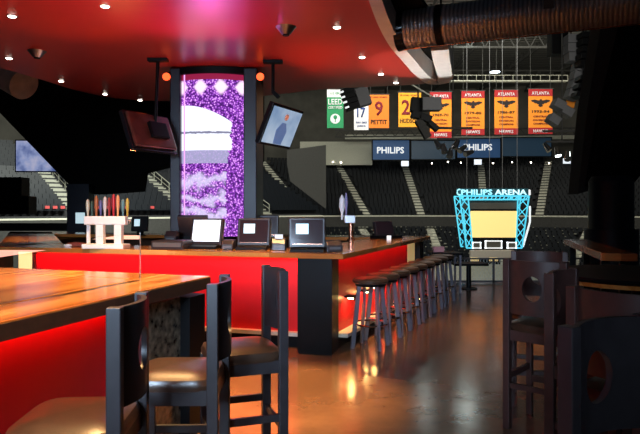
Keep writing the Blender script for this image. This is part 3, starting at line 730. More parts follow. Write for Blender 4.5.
# ================================================================= RED CANOPY
HC = 3.5
out = [(0.46, 5.7), (0.64, 6.5), (0.85, 7.29), (1.05, 7.85), (1.36, 8.74), (1.66, 9.4), (1.60, 9.60), (1.29, 9.7), (0.6, 9.85), (0, 10.03), (-1.07, 10.65), (-2.0, 11.05), (-2.97, 11.1), (-3.7, 10.8), (-4.1, 10.1), (-4.26, 9.43), (-4.42, 8.8), (-4.6, 8.3), (-5.2, 7.0), (-5.8, 4.5), (-5.0, 1.8), (-3.0, 0.6), (-1.0, 1.4), (0.0, 3.2), (0.28, 4.6)]
outl = catmull([(x, y, HC) for x, y in out], 5)
cp = thing('ceiling_canopy', 'large glossy red rounded canopy hanging over the bar, white lip at its right edge', 'canopy', (0, 0, 0))
MB().prism(outl, (0, 0, 0.12)).build('canopy_panel', 'canopy', cp, smooth=False)
rib = catmull([(0.30, 4.6, 0), (0.53, 5.7, 0), (0.71, 6.5, 0), (0.92, 7.26, 0), (1.12, 7.82, 0), (1.43, 8.68, 0), (1.68, 9.25, 0), (1.80, 9.42, 0), (1.895, 9.38, 0), (1.90, 9.1, 0), (1.75, 8.5, 0), (1.62, 8.0, 0), (1.49, 7.45, 0)], 6, closed=False)
b = MB(); rings = []
for i, p in enumerate(rib):
    a = rib[max(i-1, 0)]; c = rib[min(i+1, len(rib)-1)]; tg = (c-a).normalized(); nrm = Vector((tg.y, -tg.x, 0))
    f = i/(len(rib)-1); wd = 0.055 + 0.055*min(1, f*1.5)
    rings.append([b.bm.verts.new((*(p+nrm*sx*wd).xy, HC-0.02+zz)) for sx, zz in ((-1, 0), (1, 0), (1, 0.26), (-1, 0.26))])
for i in range(len(rings)-1):
    for k in range(4): b.bm.faces.new((rings[i][k], rings[i][(k+1) % 4], rings[i+1][(k+1) % 4], rings[i+1][k]))
b.bm.faces.new(rings[0]); b.bm.faces.new(rings[-1][::-1])
b.build('lip', 'trim_white', cp)['label'] = 'white curling edge strip'
b = MB(); b.prism([(p.x, p.y, HC+0.27) for p in rib], (0, 0, 0.05)); b.build('void_sheet', 'beam', cp, smooth=False)  # added dark sheet stands in for the black void between the lip's arms
DL = [(12, 16), (105, 6), (9, 58), (61, 81), (105, 94), (140, 100), (337, 27), (362, 57), (381, 74), (396, 82.5)]
proto = None
for i, (px, py) in enumerate(DL):
    d = (HC-EYE)*600/(208-py); p = at(px, py, d)
    lab = 'small recessed round downlight in the red canopy, ' + ['at its upper left corner', 'high above the tap handles', 'at the left edge above the white speaker', 'near the left rim of the canopy', 'at the far left rim', 'closest to the left television mount', 'right of the round grey ceiling speaker', 'second along the right rim from the camera', 'third along the right rim', 'nearest the tip of the white lip'][i]
    if proto is None:
        t = thing('downlight', lab, 'ceiling light', (p.x, p.y, HC)); proto = t
        MB().lathe([(0.041, -0.006), (0.054, -0.005), (0.058, -0.001), (0.041, -0.001)], 20).build('trim_ring', 'steel', t)
        MB().lathe([(0.038, -0.002), (0.038, -0.010), (0.030, -0.013), (0.002, -0.014)], 16).build('lens', 'lamp_glow', t)
    else: t = copy_tree(proto, (p.x, p.y, HC), 0, lab)
    t['group'] = 'recessed downlights in the red canopy'
for px, py, s, lab in ((286, 31, 1.0, 'round grey ceiling speaker, right of the video column'), (37, 55, 1.0, 'round pale ceiling speaker at the left of the canopy')):
    d = (HC-EYE)*600/(208-py+4); p = at(px, py, d)
    t = thing('ceiling_speaker', lab, 'ceiling speaker', (p.x, p.y, HC))
    MB().lathe([(0.03, -0.085), (0.045, -0.085), (0.075, -0.045), (0.10, -0.015), (0.115, -0.001), (0.03, -0.001)], 28).build('housing', 'steel', t)
    MB().lathe([(0.002, -0.095), (0.038, -0.095), (0.038, -0.08), (0.002, -0.08)], 20).build('grille', 'black', t)
# orange uplights that wash the canopy, set on the top rim of the video column
# ================================================================= VIDEO COLUMN
LX, LY = -1.49, 8.5
vc = thing('video_column', 'tall black-framed video column glowing purple and white in the bar centre', 'video screen', (LX, LY, 0.0), rz=0.0)
Wc = 0.60
zt = 3.40
def curved(x0, x1, z0, z1, bulge, dep, n=20):
    b = MB(); F = []; K = []
    for i in range(n+1):
        x = x0+(x1-x0)*i/n; u = 2*(x-x0)/(x1-x0)-1; y = -bulge*(1-u*u)
        F.append((b.bm.verts.new((x, y, z0)), b.bm.verts.new((x, y, z1)))); K.append((b.bm.verts.new((x, dep, z0)), b.bm.verts.new((x, dep, z1))))
    for i in range(n):
        b.bm.faces.new((F[i][0], F[i+1][0], F[i+1][1], F[i][1])); b.bm.faces.new((K[i][1], K[i+1][1], K[i+1][0], K[i][0]))
        b.bm.faces.new((F[i][1], F[i+1][1], K[i+1][1], K[i][1])); b.bm.faces.new((F[i][0], K[i][0], K[i+1][0], F[i+1][0]))
    b.bm.faces.new((F[0][0], F[0][1], K[0][1], K[0][0])); b.bm.faces.new((F[n][0], K[n][0], K[n][1], F[n][1]))
    return b
curved(-0.47, 0.42, 1.12, zt, 0.12, 0.05).build('led_screen', 'led', vc)
MB().span((-0.61, -0.10, 0), (-0.47, 0.9, zt+0.08)).build('side_frame', 'navy', vc, bevel=0.01, smooth=False)
MB().span((0.42, -0.10, 0), (0.60, 0.9, zt+0.08)).build('side_frame', 'navy', vc, bevel=0.01, smooth=False)
curved(-0.61, 0.60, zt, zt+0.095, 0.16, 0.9).build('top_cap', 'black', vc)
MB().span((-0.47, -0.06, 0), (0.42, 0.9, 1.12)).build('plinth', 'black', vc, smooth=False)
MB().span((-0.47, 0.06, 1.12), (0.42, 0.9, zt)).build('back_casing', 'black', vc, smooth=False)
for x in (-0.655, 0.655):
    lh = MB().cyl((x, -0.10, 3.36), (x, 0.02, 3.40), 0.06, 0.055, n=16).build('lamp_head', 'black', vc)
    MB().cyl((x, -0.135, 3.35), (x, -0.10, 3.36), 0.052, n=16).build('lens', 'orange_glow', lh)
    MB().bar((x, 0.0, 3.38), (x*0.82, 0.1, 3.38), 0.03).build('bracket', 'black', lh)
RED = (1.0, 0.10, 0.04); MAG = (1.0, 0.10, 0.75); ORG = (1.0, 0.28, 0.08)
lamp('SPOT', 'column_uplight_magenta', (LX+0.1, LY-1.0, 2.3), 160, MAG, (LX+0.15, LY-3.1, 3.5), 0.15, spot=95, blend=1)
lamp('SPOT', 'column_uplight_left', (LX-0.9, LY-0.9, 2.3), 130, ORG, (LX-0.7, LY-2.7, 3.5), 0.15, spot=95, blend=1)
lamp('SPOT', 'column_uplight_right', (LX+1.3, LY-0.5, 2.2), 55, ORG, (LX+1.9, LY-0.7, 3.5), 0.15, spot=120, blend=1)
lamp('AREA', 'canopy_fill', (-1.2, 7.6, 1.15), 15, (1.0, 0.5, 0.35), (-1.2, 7.6, 3.5), 3.0, 1.0)  # added unseen area fills that warm the canopy underside
lamp('AREA', 'canopy_fill', (-3.6, 5.2, 1.12), 9, (1.0, 0.4, 0.3), (-3.6, 5.2, 3.5), 2.0, 1.0)

# ================================================================= TELEVISIONS
def screen_pic(name, cols, scale=2.0):
    m, nt, p = nodes_of(name); L = nt.links
    tc = nt.nodes.new('ShaderNodeTexCoord'); n = nt.nodes.new('ShaderNodeTexNoise'); n.inputs['Scale'].default_value = scale; n.inputs['Detail'].default_value = 3
    L.new(tc.outputs['Object'], n.inputs['Vector']); r = nt.nodes.new('ShaderNodeValToRGB')
    while len(r.color_ramp.elements) < len(cols): r.color_ramp.elements.new(0.5)
    for i, c in enumerate(cols): r.color_ramp.elements[i].position = 0.3+0.4*i/(len(cols)-1); r.color_ramp.elements[i].color = (*c, 1)
    L.new(n.outputs['Fac'], r.inputs['Fac']); L.new(r.outputs['Color'], p.inputs['Emission Color']); p.inputs['Emission Strength'].default_value = 0.8
    p.inputs['Base Color'].default_value = (0.01, 0.01, 0.01, 1); p.inputs['Roughness'].default_value = 0.1
    return m
def tv(label, loc, rot, w_, h_, pic, mount_to=None):
    t = thing('television', label, 'television', loc, rot=rot)
    MB().box((0, 0.03, 0), (w_, 0.07, h_)).build('casing', 'black_gloss', t, bevel=0.008, smooth=False)
    MB().box((0, -0.008, 0), (w_-0.07, 0.01, h_-0.07)).build('screen', pic, t, smooth=False)
    if mount_to:
        pass
    return t
t = tv('flat television showing a pale blue picture of a man, hung right of the video column', (0, 0, 0), (0.0, 0.0, 0.0), 0.82, 0.56, screen_pic('blue_picture', [(0.16, 0.28, 0.50), (0.38, 0.50, 0.68), (0.55, 0.66, 0.80)]))
# tilted: turn about the view axis by 20 degrees and swing to the left
t.location = at(282, 127, 8.0); t.rotation_euler = (D(24), 0, D(64))
b = MB(); b.lathe([(0.002, 0), (0.045, 0.0), (0.045, 0.008), (0.002, 0.008)], 16)
hd = b.build('picture_head', glow('picture_skin', (0.35, 0.2, 0.16), 0.5), t); hd.rotation_euler = (PI/2, 0, 0); hd.location = (0.0, -0.014, 0.14)
MB().prism([(-0.10, -0.016, -0.24), (-0.14, -0.016, -0.05), (-0.05, -0.016, 0.06), (0.05, -0.016, 0.06), (0.13, -0.016, -0.05), (0.10, -0.016, -0.24)], (0, 0.004, 0)).build('picture_body', glow('picture_shirt', (0.10, 0.18, 0.38), 0.6), t, smooth=False)
mt = thing('television_mount', 'black ceiling pole mount holding the television on the right of the column', 'mount', at(273, 73, 0.01+(HC-EYE)*600/135.0))
mt.location.z = HC; mt.location.y = 8.05; mt.location.x = at(273, 73, 8.05).x
b = MB(); b.box((0, 0, -0.02), (0.26, 0.10, 0.04)); b.build('ceiling_plate', 'black', mt, smooth=False)
b = MB(); b.cyl((0, 0, -0.02), (-0.0, 0, -0.42), 0.022, n=12); b.bar((0, 0, -0.42), (0.08, -0.02, -0.50), 0.05); b.build('pole', 'black', mt)
# left television: seen from the side, glossy dark screen
t = tv('television seen from its glossy bronze-brown back, left of the video column', at(147.5, 134, 7.85), (D(22), 0, D(-120)), 0.78, 0.54, 'screen_win')
M_['bronze'] = mat('brown_plastic_red_reflection', (0.14, 0.045, 0.03), 0.25, 0.3, noise=0.35, nscale=5)  # brown plastic with the canopy's red reflection put into the colour
b = MB(); b.box((0, 0.085, 0), (0.72, 0.05, 0.48)); b.build('rear_shell', 'bronze', t, bevel=0.02, smooth=False)
b = MB(); b.box((-0.08, 0.13, 0), (0.3, 0.06, 0.22)); b.build('bracket_box', 'black', t, bevel=0.01, smooth=False)
mt = thing('television_mount', 'black ceiling pole mount holding the television on the left of the column', 'mount', (at(158, 80, 7.95).x, 7.95, HC))
b = MB(); b.box((0, 0, -0.02), (0.26, 0.10, 0.04)); b.build('ceiling_plate', 'black', mt, smooth=False)
b = MB(); b.cyl((0, 0, -0.02), (-0.03, -0.03, -0.92), 0.022, n=12); b.build('pole', 'black', mt)
t = tv('distant television with a pale violet picture, cut by the dark diagonal beam', at(38, 156, 17), (0, 0, 0.1), 1.25, 0.92, screen_pic('violet_picture', [(0.06, 0.10, 0.30), (0.30, 0.36, 0.62), (0.50, 0.50, 0.68)], 3))
MB().cyl((0, 0.1, 0.4), (0, 0.1, 16.9), 0.04, n=8).build('drop_pole', 'black', t)

# ================================================================= DUCTS
dd = Vector((0.92, -0.39, 0)).normalized(); d0 = at(441, 25, 6.8)
t = thing('air_duct', 'wide spiral metal air duct crossing the upper right corner', 'duct', d0, rz=math.atan2(dd.y, dd.x))
MB().cyl((-0.42, 0, 0), (3.6, 0, 0), 0.22, n=48).build('duct_pipe', 'duct', t)
b = MB(); b.cyl((-0.50, 0, 0.0), (-0.40, 0, 0), 0.245, 0.225, n=40); b.build('duct_flare', 'black_gloss', t)
for x in (0.0, 2.25):
    b = MB(); b.cyl((x-0.04, 0, 0), (x+0.04, 0, 0), 0.227, n=48); b.box((x, 0, 0.6), (0.02, 0.02, 0.8)); b.build('strap', 'black', t)
MB().box((1.15, -0.223, 0.02), (0.10, 0.01, 0.10)).build('tag_plate', 'copper', t, smooth=False)
MB().cyl((-0.42, 0.0, -0.232), (3.6, 0.0, -0.224), 0.008, n=8).build('seam_bead', 'yellow_dim' if False else 'copper', t)
p0, p1 = at(-16, 60, 10.9), at(36, 92, 10.3)
t = thing('air_duct', 'short metal duct end behind the canopy rim at the left edge', 'duct', p0)
v = (p1-p0).normalized()
MB().cyl((0, 0, 0), v*1.2, 0.30, 0.27, n=36).build('duct_pipe', mat('dull_duct', (0.6, 0.5, 0.4), 0.4, 0.3, noise=0.3, nscale=3), t)

# ================================================================= ISLAND BAR
C0 = Vector((0.235, 6.12, 0)); C1 = Vector((1.85, 10.07, 0)); FL = Vector((-3.91, 7.265, 0)); BL = Vector((-6.2, 12.0, 0))
bar = thing('island_bar', 'large island bar with glossy wooden top and glowing red front panels', 'bar', C0)
TOPZ, TH = 1.05, 0.055
def counter_run(P, Q, inward, wd, name='countertop', m='bar_wood', z=TOPZ, th=TH, parent=None, origin=None, e0=0.0, e1=0.0):
    """straight run with its outer edge P->Q; planks follow the run; mitred by e0/e1 skew"""
    a = (Q-P); L_ = a.length; a.normalize(); nrm = Vector((-a.y, a.x, 0))
    if nrm.dot(inward) < 0: nrm = -nrm; sgn = -1
    else: sgn = 1
    b = MB(); b.prism([(0, 0, z-th), (L_, 0, z-th), (L_-e1, sgn*wd, z-th), (e0, sgn*wd, z-th)], (0, 0, th))
    o = b.build(name, m, parent, bevel=0.006, smooth=False); o.location = P-origin; o.rotation_euler = (0, 0, math.atan2(a.y, a.x)); return o
cen = (C0+C1+FL+BL)/4
CW = 0.72
counter_run(FL, C0, Vector((0.2, 1, 0)), CW, parent=bar, origin=C0, e1=0.62, e0=-0.1)
counter_run(C0, C1, Vector((-1, 0.3, 0)), CW, parent=bar, origin=C0, e0=0.82, e1=0.7)
counter_run(C1, BL, Vector((0, -1, 0)), 0.75, parent=bar, origin=C0, e0=0.7, e1=0.6)
counter_run(BL, FL, Vector((1, 0.4, 0)), 0.75, parent=bar, origin=C0, e0=0.5, e1=0.5)
def edge_strip(P, Q, off=0.0):
    a = (Q-P).normalized(); n = Vector((a.y, -a.x, 0))
    MB().bar(P-C0+Vector((0, 0, TOPZ-TH-0.02)), Q-C0+Vector((0, 0, TOPZ-TH-0.02)), 0.03, 0.04).build('edge_strip', 'dark_edge', bar, smooth=False)
# front frame
fa = (FL-C0).normalized(); fb = Vector((-fa.y, fa.x, 0)); fb = fb if fb.y > 0 else -fb
sa = (C1-C0).normalized(); sbn = Vector((-sa.y, sa.x, 0))     # pointing left (into the bar)
fang = math.atan2(fa.y, fa.x); sang = math.atan2(sa.y, sa.x)
def fbox(s0, s1, d0_, d1_, z0, z1, name, m, bevel=0.0):
    c = fa*(s0+s1)/2 + fb*(d0_+d1_)/2; return MB().box((c.x, c.y, (z0+z1)/2), (abs(s1-s0), abs(d1_-d0_), z1-z0), fang).build(name, m, bar, bevel=bevel, smooth=False)
def sbox(s0, s1, d0_, d1_, z0, z1, name, m, bevel=0.0):
    c = sa*(s0+s1)/2 + sbn*(d0_+d1_)/2; return MB().box((c.x, c.y, (z0+z1)/2), (abs(s1-s0), abs(d1_-d0_), z1-z0), sang).build(name, m, bar, bevel=bevel, smooth=False)
Zu = TOPZ-TH
fbox(0.12, 0.49, 0.01, 0.30, 0, Zu, 'corner_pillar', 'black')
fbox(0.49, 4.02, 0.30, 0.36, 0.17, Zu, 'front_panel', 'red_panel')
fbox(4.02, 4.24, 0.28, 0.34, 0.17, Zu, 'backlit_panel', 'yellow_lit')
fbox(3.99, 4.03, 0.27, 0.36, 0.17, Zu, 'panel_divider', 'dark_edge')
fbox(0.49, 4.24, 0.22, 0.36, 0.13, 0.17, 'foot_ledge', 'toe')
fbox(0.49, 4.24, 0.30, 0.36, 0, 0.13, 'kick_board', 'black')
fbox(0.49, 4.24, 0.275, 0.30, Zu-0.02, Zu, 'light_strip', glow('strip_red', (1.0, 0.16, 0.06), 2.5))
# side
SL = (C1-C0).length
sbox(0.33, 3.45, 0.19, 0.25, 0.17, Zu, 'side_panel', 'red_panel')
sbox(3.45, 3.95, 0.19, 0.25, 0.17, Zu, 'backlit_panel', 'yellow_dim')
sbox(3.95, 4.2, 0.10, 0.30, 0, Zu, 'corner_pillar', 'black')
sbox(0.30, 3.95, 0.06, 0.25, 0.13, 0.17, 'foot_ledge', 'toe')
sbox(0.33, 3.95, 0.19, 0.25, 0, 0.13, 'kick_board', 'black')
sbox(0.33, 3.45, 0.17, 0.19, Zu-0.02, Zu, 'light_strip', glow('strip_red2', (1.0, 0.16, 0.06), 1.5))
# rear and left enclosing panels, inner service deck
bb = MB(); bb.bar(C1-C0+Vector((-0.25, -0.2, 0.49)), BL-C0+Vector((0.3, -0.2, 0.49)), 0.05, 0.98); bb.build('rear_panel', 'dark_edge', bar, smooth=False)
bb = MB(); bb.bar(BL-C0+Vector((0.4, 0, 0.49)), FL-C0+Vector((0.3, 0.3, 0.49)), 0.05, 0.98); bb.build('end_panel', 'dark_edge', bar, smooth=False)
# inner lower service counters
bb = MB(); c = fa*2.3+fb*1.0; bb.box((c.x, c.y, 0.80), (3.4, 0.5, 0.05), fang); bb.box((c.x, c.y, 0.39), (3.3, 0.4, 0.76), fang); bb.build('service_counter', 'steel', bar, smooth=False)
def wpos(v, z): return (C0.x+v.x, C0.y+v.y, z)
def strip(c, ang_dir, length, wd, energy, color, tgt):
    o = lamp('AREA', 'under_counter_strip', c, energy, color, tgt, 0.03, length)
    z = (Vector(c)-Vector(tgt)).normalized(); y = Vector(ang_dir).normalized(); y = (y - z*y.dot(z)).normalized(); x = y.cross(z)
    o.rotation_euler = Matrix((x, y, z)).transposed().to_euler(); return o
LEDRED = (1.0, 0.05, 0.045)
c = fa*2.25 + fb*0.20; tg = fa*2.25 + fb*0.34
strip(wpos(c, Zu-0.03), fa, 3.5, 0.02, 17, LEDRED, wpos(tg, 0.45))
c = sa*1.9 + sbn*0.08; tg = sa*1.9 + sbn*0.24
strip(wpos(c, Zu-0.03), sa, 3.1, 0.02, 2.4, LEDRED, wpos(tg, 0.75))
# warm hooded step lights on the side panel, glowing downwards
M_['foot_g'] = glow('step_light_glow', (1.0, 0.60, 0.20), 110)
for s_ in (0.62, 1.15, 1.55, 2.1, 2.75):
    c = sa*s_ + sbn*0.19
    hd_ = MB(); hd_.span((-0.055, -0.11, 0.515), (0.055, 0, 0.535)); hd_.span((-0.055, -0.115, 0.488), (0.055, -0.108, 0.535)); h = hd_.build('step_light', 'black', bar, smooth=False)
    h.location = (c.x, c.y, 0); h.rotation_euler = (0, 0, sang)
    MB().span((-0.05, -0.106, 0.508), (0.05, -0.04, 0.515)).build('lens', 'foot_g', h, smooth=False)

# backlit service unit left of the island
sv = thing('service_station', 'pale yellow backlit panel unit at the left end of the island bar', 'counter', (-4.46, 7.40, 0), rz=-0.27)
MB().span((-0.9, 0, 0), (0.36, 0.5, 0.98)).build('cabinet', 'dark_edge', sv, smooth=False)
MB().span((-0.85, -0.015, 0.30), (0.34, 0.0, 0.96)).build('backlit_panel', 'yellow_lit', sv, smooth=False)
MB().span((-0.92, -0.05, 0.98), (0.37, 0.55, 1.02)).build('top', 'bar_wood', sv, smooth=False)

# ---------------------------------------------------------------- things on the bar
def on_bar(px, py, z=TOPZ):
    d = (EYE-z)*600/(py-208); return Vector(((px-320)/600*d, d, z))
# beer tap tower
p = on_bar(106, 248.5)
t = thing('beer_tap_tower', 'white two-legged beer tap tower with a row of coloured handles', 'beer tap', p, rz=-0.1)
MB().span((-0.25, -0.10, 0), (0.25, 0.10, 0.055)).build('drip_base', 'white', t, bevel=0.01, smooth=False)
MB().span((-0.25, -0.045, 0.275), (0.25, 0.045, 0.375)).build('cross_tube', 'white', t, bevel=0.012, smooth=False)
for x in (-0.065, 0.155): MB().span((x-0.045, -0.04, 0.05), (x+0.045, 0.04, 0.28)).build('leg', 'white', t, bevel=0.01, smooth=False)
MB().span((-0.25, 0.02, 0.05), (-0.21, 0.05, 0.28)).build('leg', 'white', t, bevel=0.005, smooth=False)
HC_ = [(0.55, 0.55, 0.42), (0.03, 0.07, 0.05), (0.40, 0.13, 0.04), (0.10, 0.10, 0.28), (0.65, 0.60, 0.60), (0.30, 0.03, 0.03), (0.45, 0.02, 0.03), (0.85, 0.36, 0.16), (0.10, 0.22, 0.25), (0.55, 0.40, 0.06)]
hh = [0.20, 0.18, 0.24, 0.19, 0.23, 0.22, 0.26, 0.25, 0.20, 0.21]
for i, c in enumerate(HC_):
    x = -0.22 + i*0.052 + (0.0 if i < 8 else 0.01); h_ = hh[i]; r_ = 0.018 if i % 2 else 0.021
    b = MB(); b.lathe([(0.008, 0.0), (0.012, 0.02), (r_*0.6, 0.05), (r_, h_*0.45), (r_*1.1, h_*0.75), (r_*0.8, h_*0.93), (0.004, h_)], 14, c=(x, 0, 0.375))
    k = b.build('tap_handle', mat('tap_handle_colour', c, 0.3), t); k['label'] = ['cream', 'black green', 'amber', 'blue grey', 'white', 'dark red', 'tall red', 'orange and cream', 'teal', 'mustard'][i] + ' handle'
b = MB()
for i in range(10):
    x = -0.22+i*0.052; b.tube([(x, 0.04, 0.33), (x, 0.09, 0.33), (x, 0.10, 0.29)], 0.010, 8)
b.build('spout_row', 'chrome', t)
# far tap tower
p = on_bar(349, 240.5)
t = thing('beer_tap_tower', 'copper single-column tap tower with a tall white handle, far side of the bar', 'beer tap', p)
b = MB(); b.lathe([(0.06, 0), (0.06, 0.02), (0.04, 0.03), (0.038, 0.25), (0.045, 0.26)], 20, c=(0.03, 0, 0)); b.build('column', 'copper', t)
MB().span((-0.07, -0.06, 0.25), (0.09, 0.06, 0.37)).build('tap_head', 'steel', t, bevel=0.01, smooth=False)
b = MB(); b.lathe([(0.012, 0), (0.02, 0.1), (0.045, 0.18), (0.04, 0.30), (0.012, 0.36)], 16, c=(-0.10, 0, 0.30)); b.build('tap_handle', 'white', t)
b = MB(); b.lathe([(0.01, 0), (0.015, 0.1), (0.03, 0.22), (0.012, 0.36)], 14, c=(-0.04, 0.02, 0.33)); b.build('tap_handle', mat('violet_handle', (0.25, 0.22, 0.4), 0.4), t)

def terminal(px, py, wd, ht, label, screen, rz=0.0, tilt=0.30, base=True):
    p = on_bar(px, py)
    t = thing('cash_register_terminal', label, 'terminal', p, rz=rz)
    if base:
        b = MB(); b.prism([(-wd*0.45, -0.12, 0), (-wd*0.45, 0.16, 0), (-wd*0.45, 0.16, 0.08), (-wd*0.45, -0.12, 0.03)], (wd*0.9, 0, 0)); b.build('base', 'black', t, bevel=0.004, smooth=False)
    R = Matrix.Rotation(-tilt, 4, 'X'); c0 = Vector((0, 0.0, 0.04))
    b = MB(); b.box(c0 + R @ Vector((0, 0.035, ht/2)), (wd, 0.07, ht), R); cas = b.build('monitor', 'pos', t, bevel=0.012, smooth=False)
    b = MB(); b.box(c0 + R @ Vector((0, -0.003, ht/2+0.01)), (wd*0.86, 0.006, ht*0.80), R); b.build('screen', 'screen_white' if screen == 'white' else 'pos_face', cas, smooth=False)
    if screen == 'window':
        b = MB(); b.box(c0 + R @ Vector((-wd*0.13, -0.009, ht*0.62)), (wd*0.34, 0.006, ht*0.34), R); b.build('lit_window', 'screen_win', cas, smooth=False)
        b = MB(); b.box(c0 + R @ Vector((0, -0.004, ht*0.12)), (wd*0.8, 0.004, 0.006), R); b.build('trim_line', 'copper', cas, smooth=False)
    return t
terminal(307, 251.5, 0.40, 0.33, 'dark register terminal with a small lit window, nearest the bar corner', 'window', 0.02, 0.14)
terminal(253, 249.5, 0.38, 0.32, 'dark register terminal with a small lit window, middle of the front row', 'window', -0.12, 0.20)
terminal(205, 248.5, 0.39, 0.32, 'register terminal with a bright white screen', 'white', -0.22, 0.25)
terminal(268, 240.5, 0.30, 0.33, 'small rear register terminal with a tiny lit window, between the two dark ones', 'window', 0.0, 0.15)
t = terminal(196, 241.5, 0.42, 0.36, 'rear register terminal seen as a dark back, behind the white-screened one', 'dark', PI-0.1, 0.35)
t = terminal(386, 238.5, 0.34, 0.24, 'small black register on the far side countertop by the stools', 'dark', 0.5, 0.3)
b = MB(); b.span((-0.20, -0.12, 0), (0.22, 0.14, 0.05)); b.build('tray', 'black', t, smooth=False)
o = MB(); o.span((-0.09, -0.02, 0.0), (-0.02, 0.0, 0.05)); 
o.build('label_plate', 'letter_white', t, smooth=False).location = (0.02, -0.115, 0.0)
def printer(px, py, w_, h_, d_, label, rz=0.0, paper=False):
    p = on_bar(px, py); t = thing('receipt_printer', label, 'printer', p, rz=rz)
    b = MB(); b.prism([(-w_/2, -d_/2, 0), (-w_/2, d_/2, 0), (-w_/2, d_/2, h_), (-w_/2, -d_*0.1, h_), (-w_/2, -d_/2, h_*0.6)], (w_, 0, 0)); b.build('housing', 'pos', t, bevel=0.008, smooth=False)
    MB().box((0, -d_/2-0.003, h_*0.35), (w_*0.7, 0.006, h_*0.2)).build('slot_plate', 'pos_key', t, smooth=False)
    if paper: MB().box((0.0, -0.02, h_+0.02), (w_*0.6, 0.01, 0.05)).build('paper', 'white', t, smooth=False)
printer(229, 249.5, 0.13, 0.11, 0.18, 'small receipt printer between the white-screened terminal and the middle one', -0.1)
printer(279, 250.0, 0.15, 0.13, 0.18, 'small receipt printer with paper, left of the corner terminal', 0, True)
printer(333, 251.5, 0.17, 0.12, 0.2, 'low black printer at the bar corner right of the terminals', 0.2)
p = on_bar(171, 249)
t = thing('cash_register', 'wide low black cash box left of the white-screened terminal', 'cash register', p, rz=-0.2)
MB().span((-0.18, -0.13, 0), (0.20, 0.18, 0.10)).build('box', 'pos', t, bevel=0.006, smooth=False)
MB().span((-0.16, -0.136, 0.03), (0.18, -0.13, 0.08)).build('drawer_front', 'pos_key', t, bevel=0.002, smooth=False)
printer(172, 243, 0.16, 0.16, 0.16, 'black receipt printer behind the wide cash box', -0.1)
o = MB().lathe([(0.03, 0), (0.05, 0.01), (0.055, 0.04), (0.04, 0.05), (0.01, 0.055)], 14, sx=2.2).build('folded_cloth', mat('rust_cloth', (0.25, 0.05, 0.03), 0.8)); o.location = on_bar(76, 246.5); tag(o, 'crumpled rust-red cloth beside the white tap tower', 'cloth')
o = MB().lathe([(0.02, 0), (0.03, 0.01), (0.03, 0.03), (0.01, 0.035)], 12, sx=1.6).build('napkin', 'white'); o.location = on_bar(68, 246.8); tag(o, 'small white napkin left of the rust-red cloth', 'napkin')
# small white notices
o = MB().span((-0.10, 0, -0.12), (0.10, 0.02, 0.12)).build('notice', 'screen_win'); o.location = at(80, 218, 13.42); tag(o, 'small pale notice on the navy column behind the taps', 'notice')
t = thing('point_of_sale_display', 'small black device with a pale screen right of the tap handles', 'display', on_bar(140, 235.5), rz=0.1)
MB().box((0, 0, 0.20), (0.28, 0.06, 0.26), Matrix.Rotation(-0.3, 4, 'X')).build('casing', 'black', t, bevel=0.01, smooth=False)
MB().box((-0.04, -0.045, 0.22), (0.09, 0.01, 0.12), Matrix.Rotation(-0.3, 4, 'X')).build('screen', 'screen_win', t, smooth=False)
MB().cyl((0, 0.02, 0), (0, 0.02, 0.1), 0.06, n=14).build('stand', 'black', t)
# ================================================================= NEAR COUNTER
NC = Vector((-0.76, 4.15, 0)); NE = Vector((0.317, 0.948, 0)).normalized(); NN = Vector((-NE.y, NE.x, 0))   # NN points left, into the counter
nang = math.atan2(NE.y, NE.x)
nc = thing('near_counter', 'foreground bar counter with shiny orange plank top and red lit panel', 'bar counter', NC, rz=nang)
# local: x along NE (away), y = NN (left). corner at 0,0
L1 = 3.6
def planks(x0, x1, y0_, y1_, name='countertop'):
    return MB().span((x0, y0_, 0.985), (x1, y1_, 1.05)).build(name, 'bar_wood', nc, bevel=0.004, smooth=False)
planks(-L1, 0, 0.0, 0.34); planks(-0.30, 0, 0.352, 3.6)
planks(-L1, -0.312, 0.364, 3.6)
MB().span((-L1, 0.34, 0.985), (-0.30, 0.364, 1.0)).build('slot', 'black', nc, smooth=False)
MB().span((-L1, 0.004, 0.965), (-0.004, 3.6, 0.985)).build('edge_band', 'dark_edge', nc, smooth=False)
MB().span((-L1, -0.004, 0.968), (0.0, 0.01, 1.040)).build('edge_face', 'dark_edge', nc, smooth=False)
MB().span((-0.22, 0.03, 0), (-0.02, 0.5, 0.93)).build('corner_pillar', 'black', nc, smooth=False)
MB().span((-0.62, 0.10, 0), (-0.22, 0.3, 0.93)).build('stone_panel', 'marble', nc, smooth=False)
MB().span((-L1, 0.32, 0.12), (-0.62, 0.38, 0.93)).build('side_panel', 'red_panel', nc, smooth=False)
MB().span((-L1, 0.30, 0), (-0.62, 0.38, 0.12)).build('kick_board', 'black', nc, smooth=False)
MB().span((-0.16, 0.5, 0.0), (-0.10, 3.6, 0.93)).build('rear_panel', 'dark_edge', nc, smooth=False)
MB().span((-0.635, 0.29, 0.10), (-0.62, 0.32, 0.93)).build('divider', glow('red_edge', (0.8, 0.02, 0.03), 0.5), nc, smooth=False)
Rn = Matrix.Rotation(nang, 4, 'Z')
def nw(x, y, z): v = Rn @ Vector((x, y, 0)); return (NC.x+v.x, NC.y+v.y, z)
strip(nw(-2.1, 0.25, 0.95), NE, 2.9, 0.02, 5.0, LEDRED, nw(-2.1, 0.33, 0.75))
# glass guard standing in the slot
gg = thing('glass_guard', 'low clear glass screen standing in the slot of the foreground counter', 'glass screen', nw(0, 0, 1.05), rz=nang)
MB().span((-L1+0.3, 0.348, -0.05), (-0.31, 0.354, 0.30)).build('pane', 'glass', gg, smooth=False)
MB().span((-0.31, 0.347, -0.05), (-0.305, 0.355, 0.305)).build('edge', 'glass_edge', gg, smooth=False)
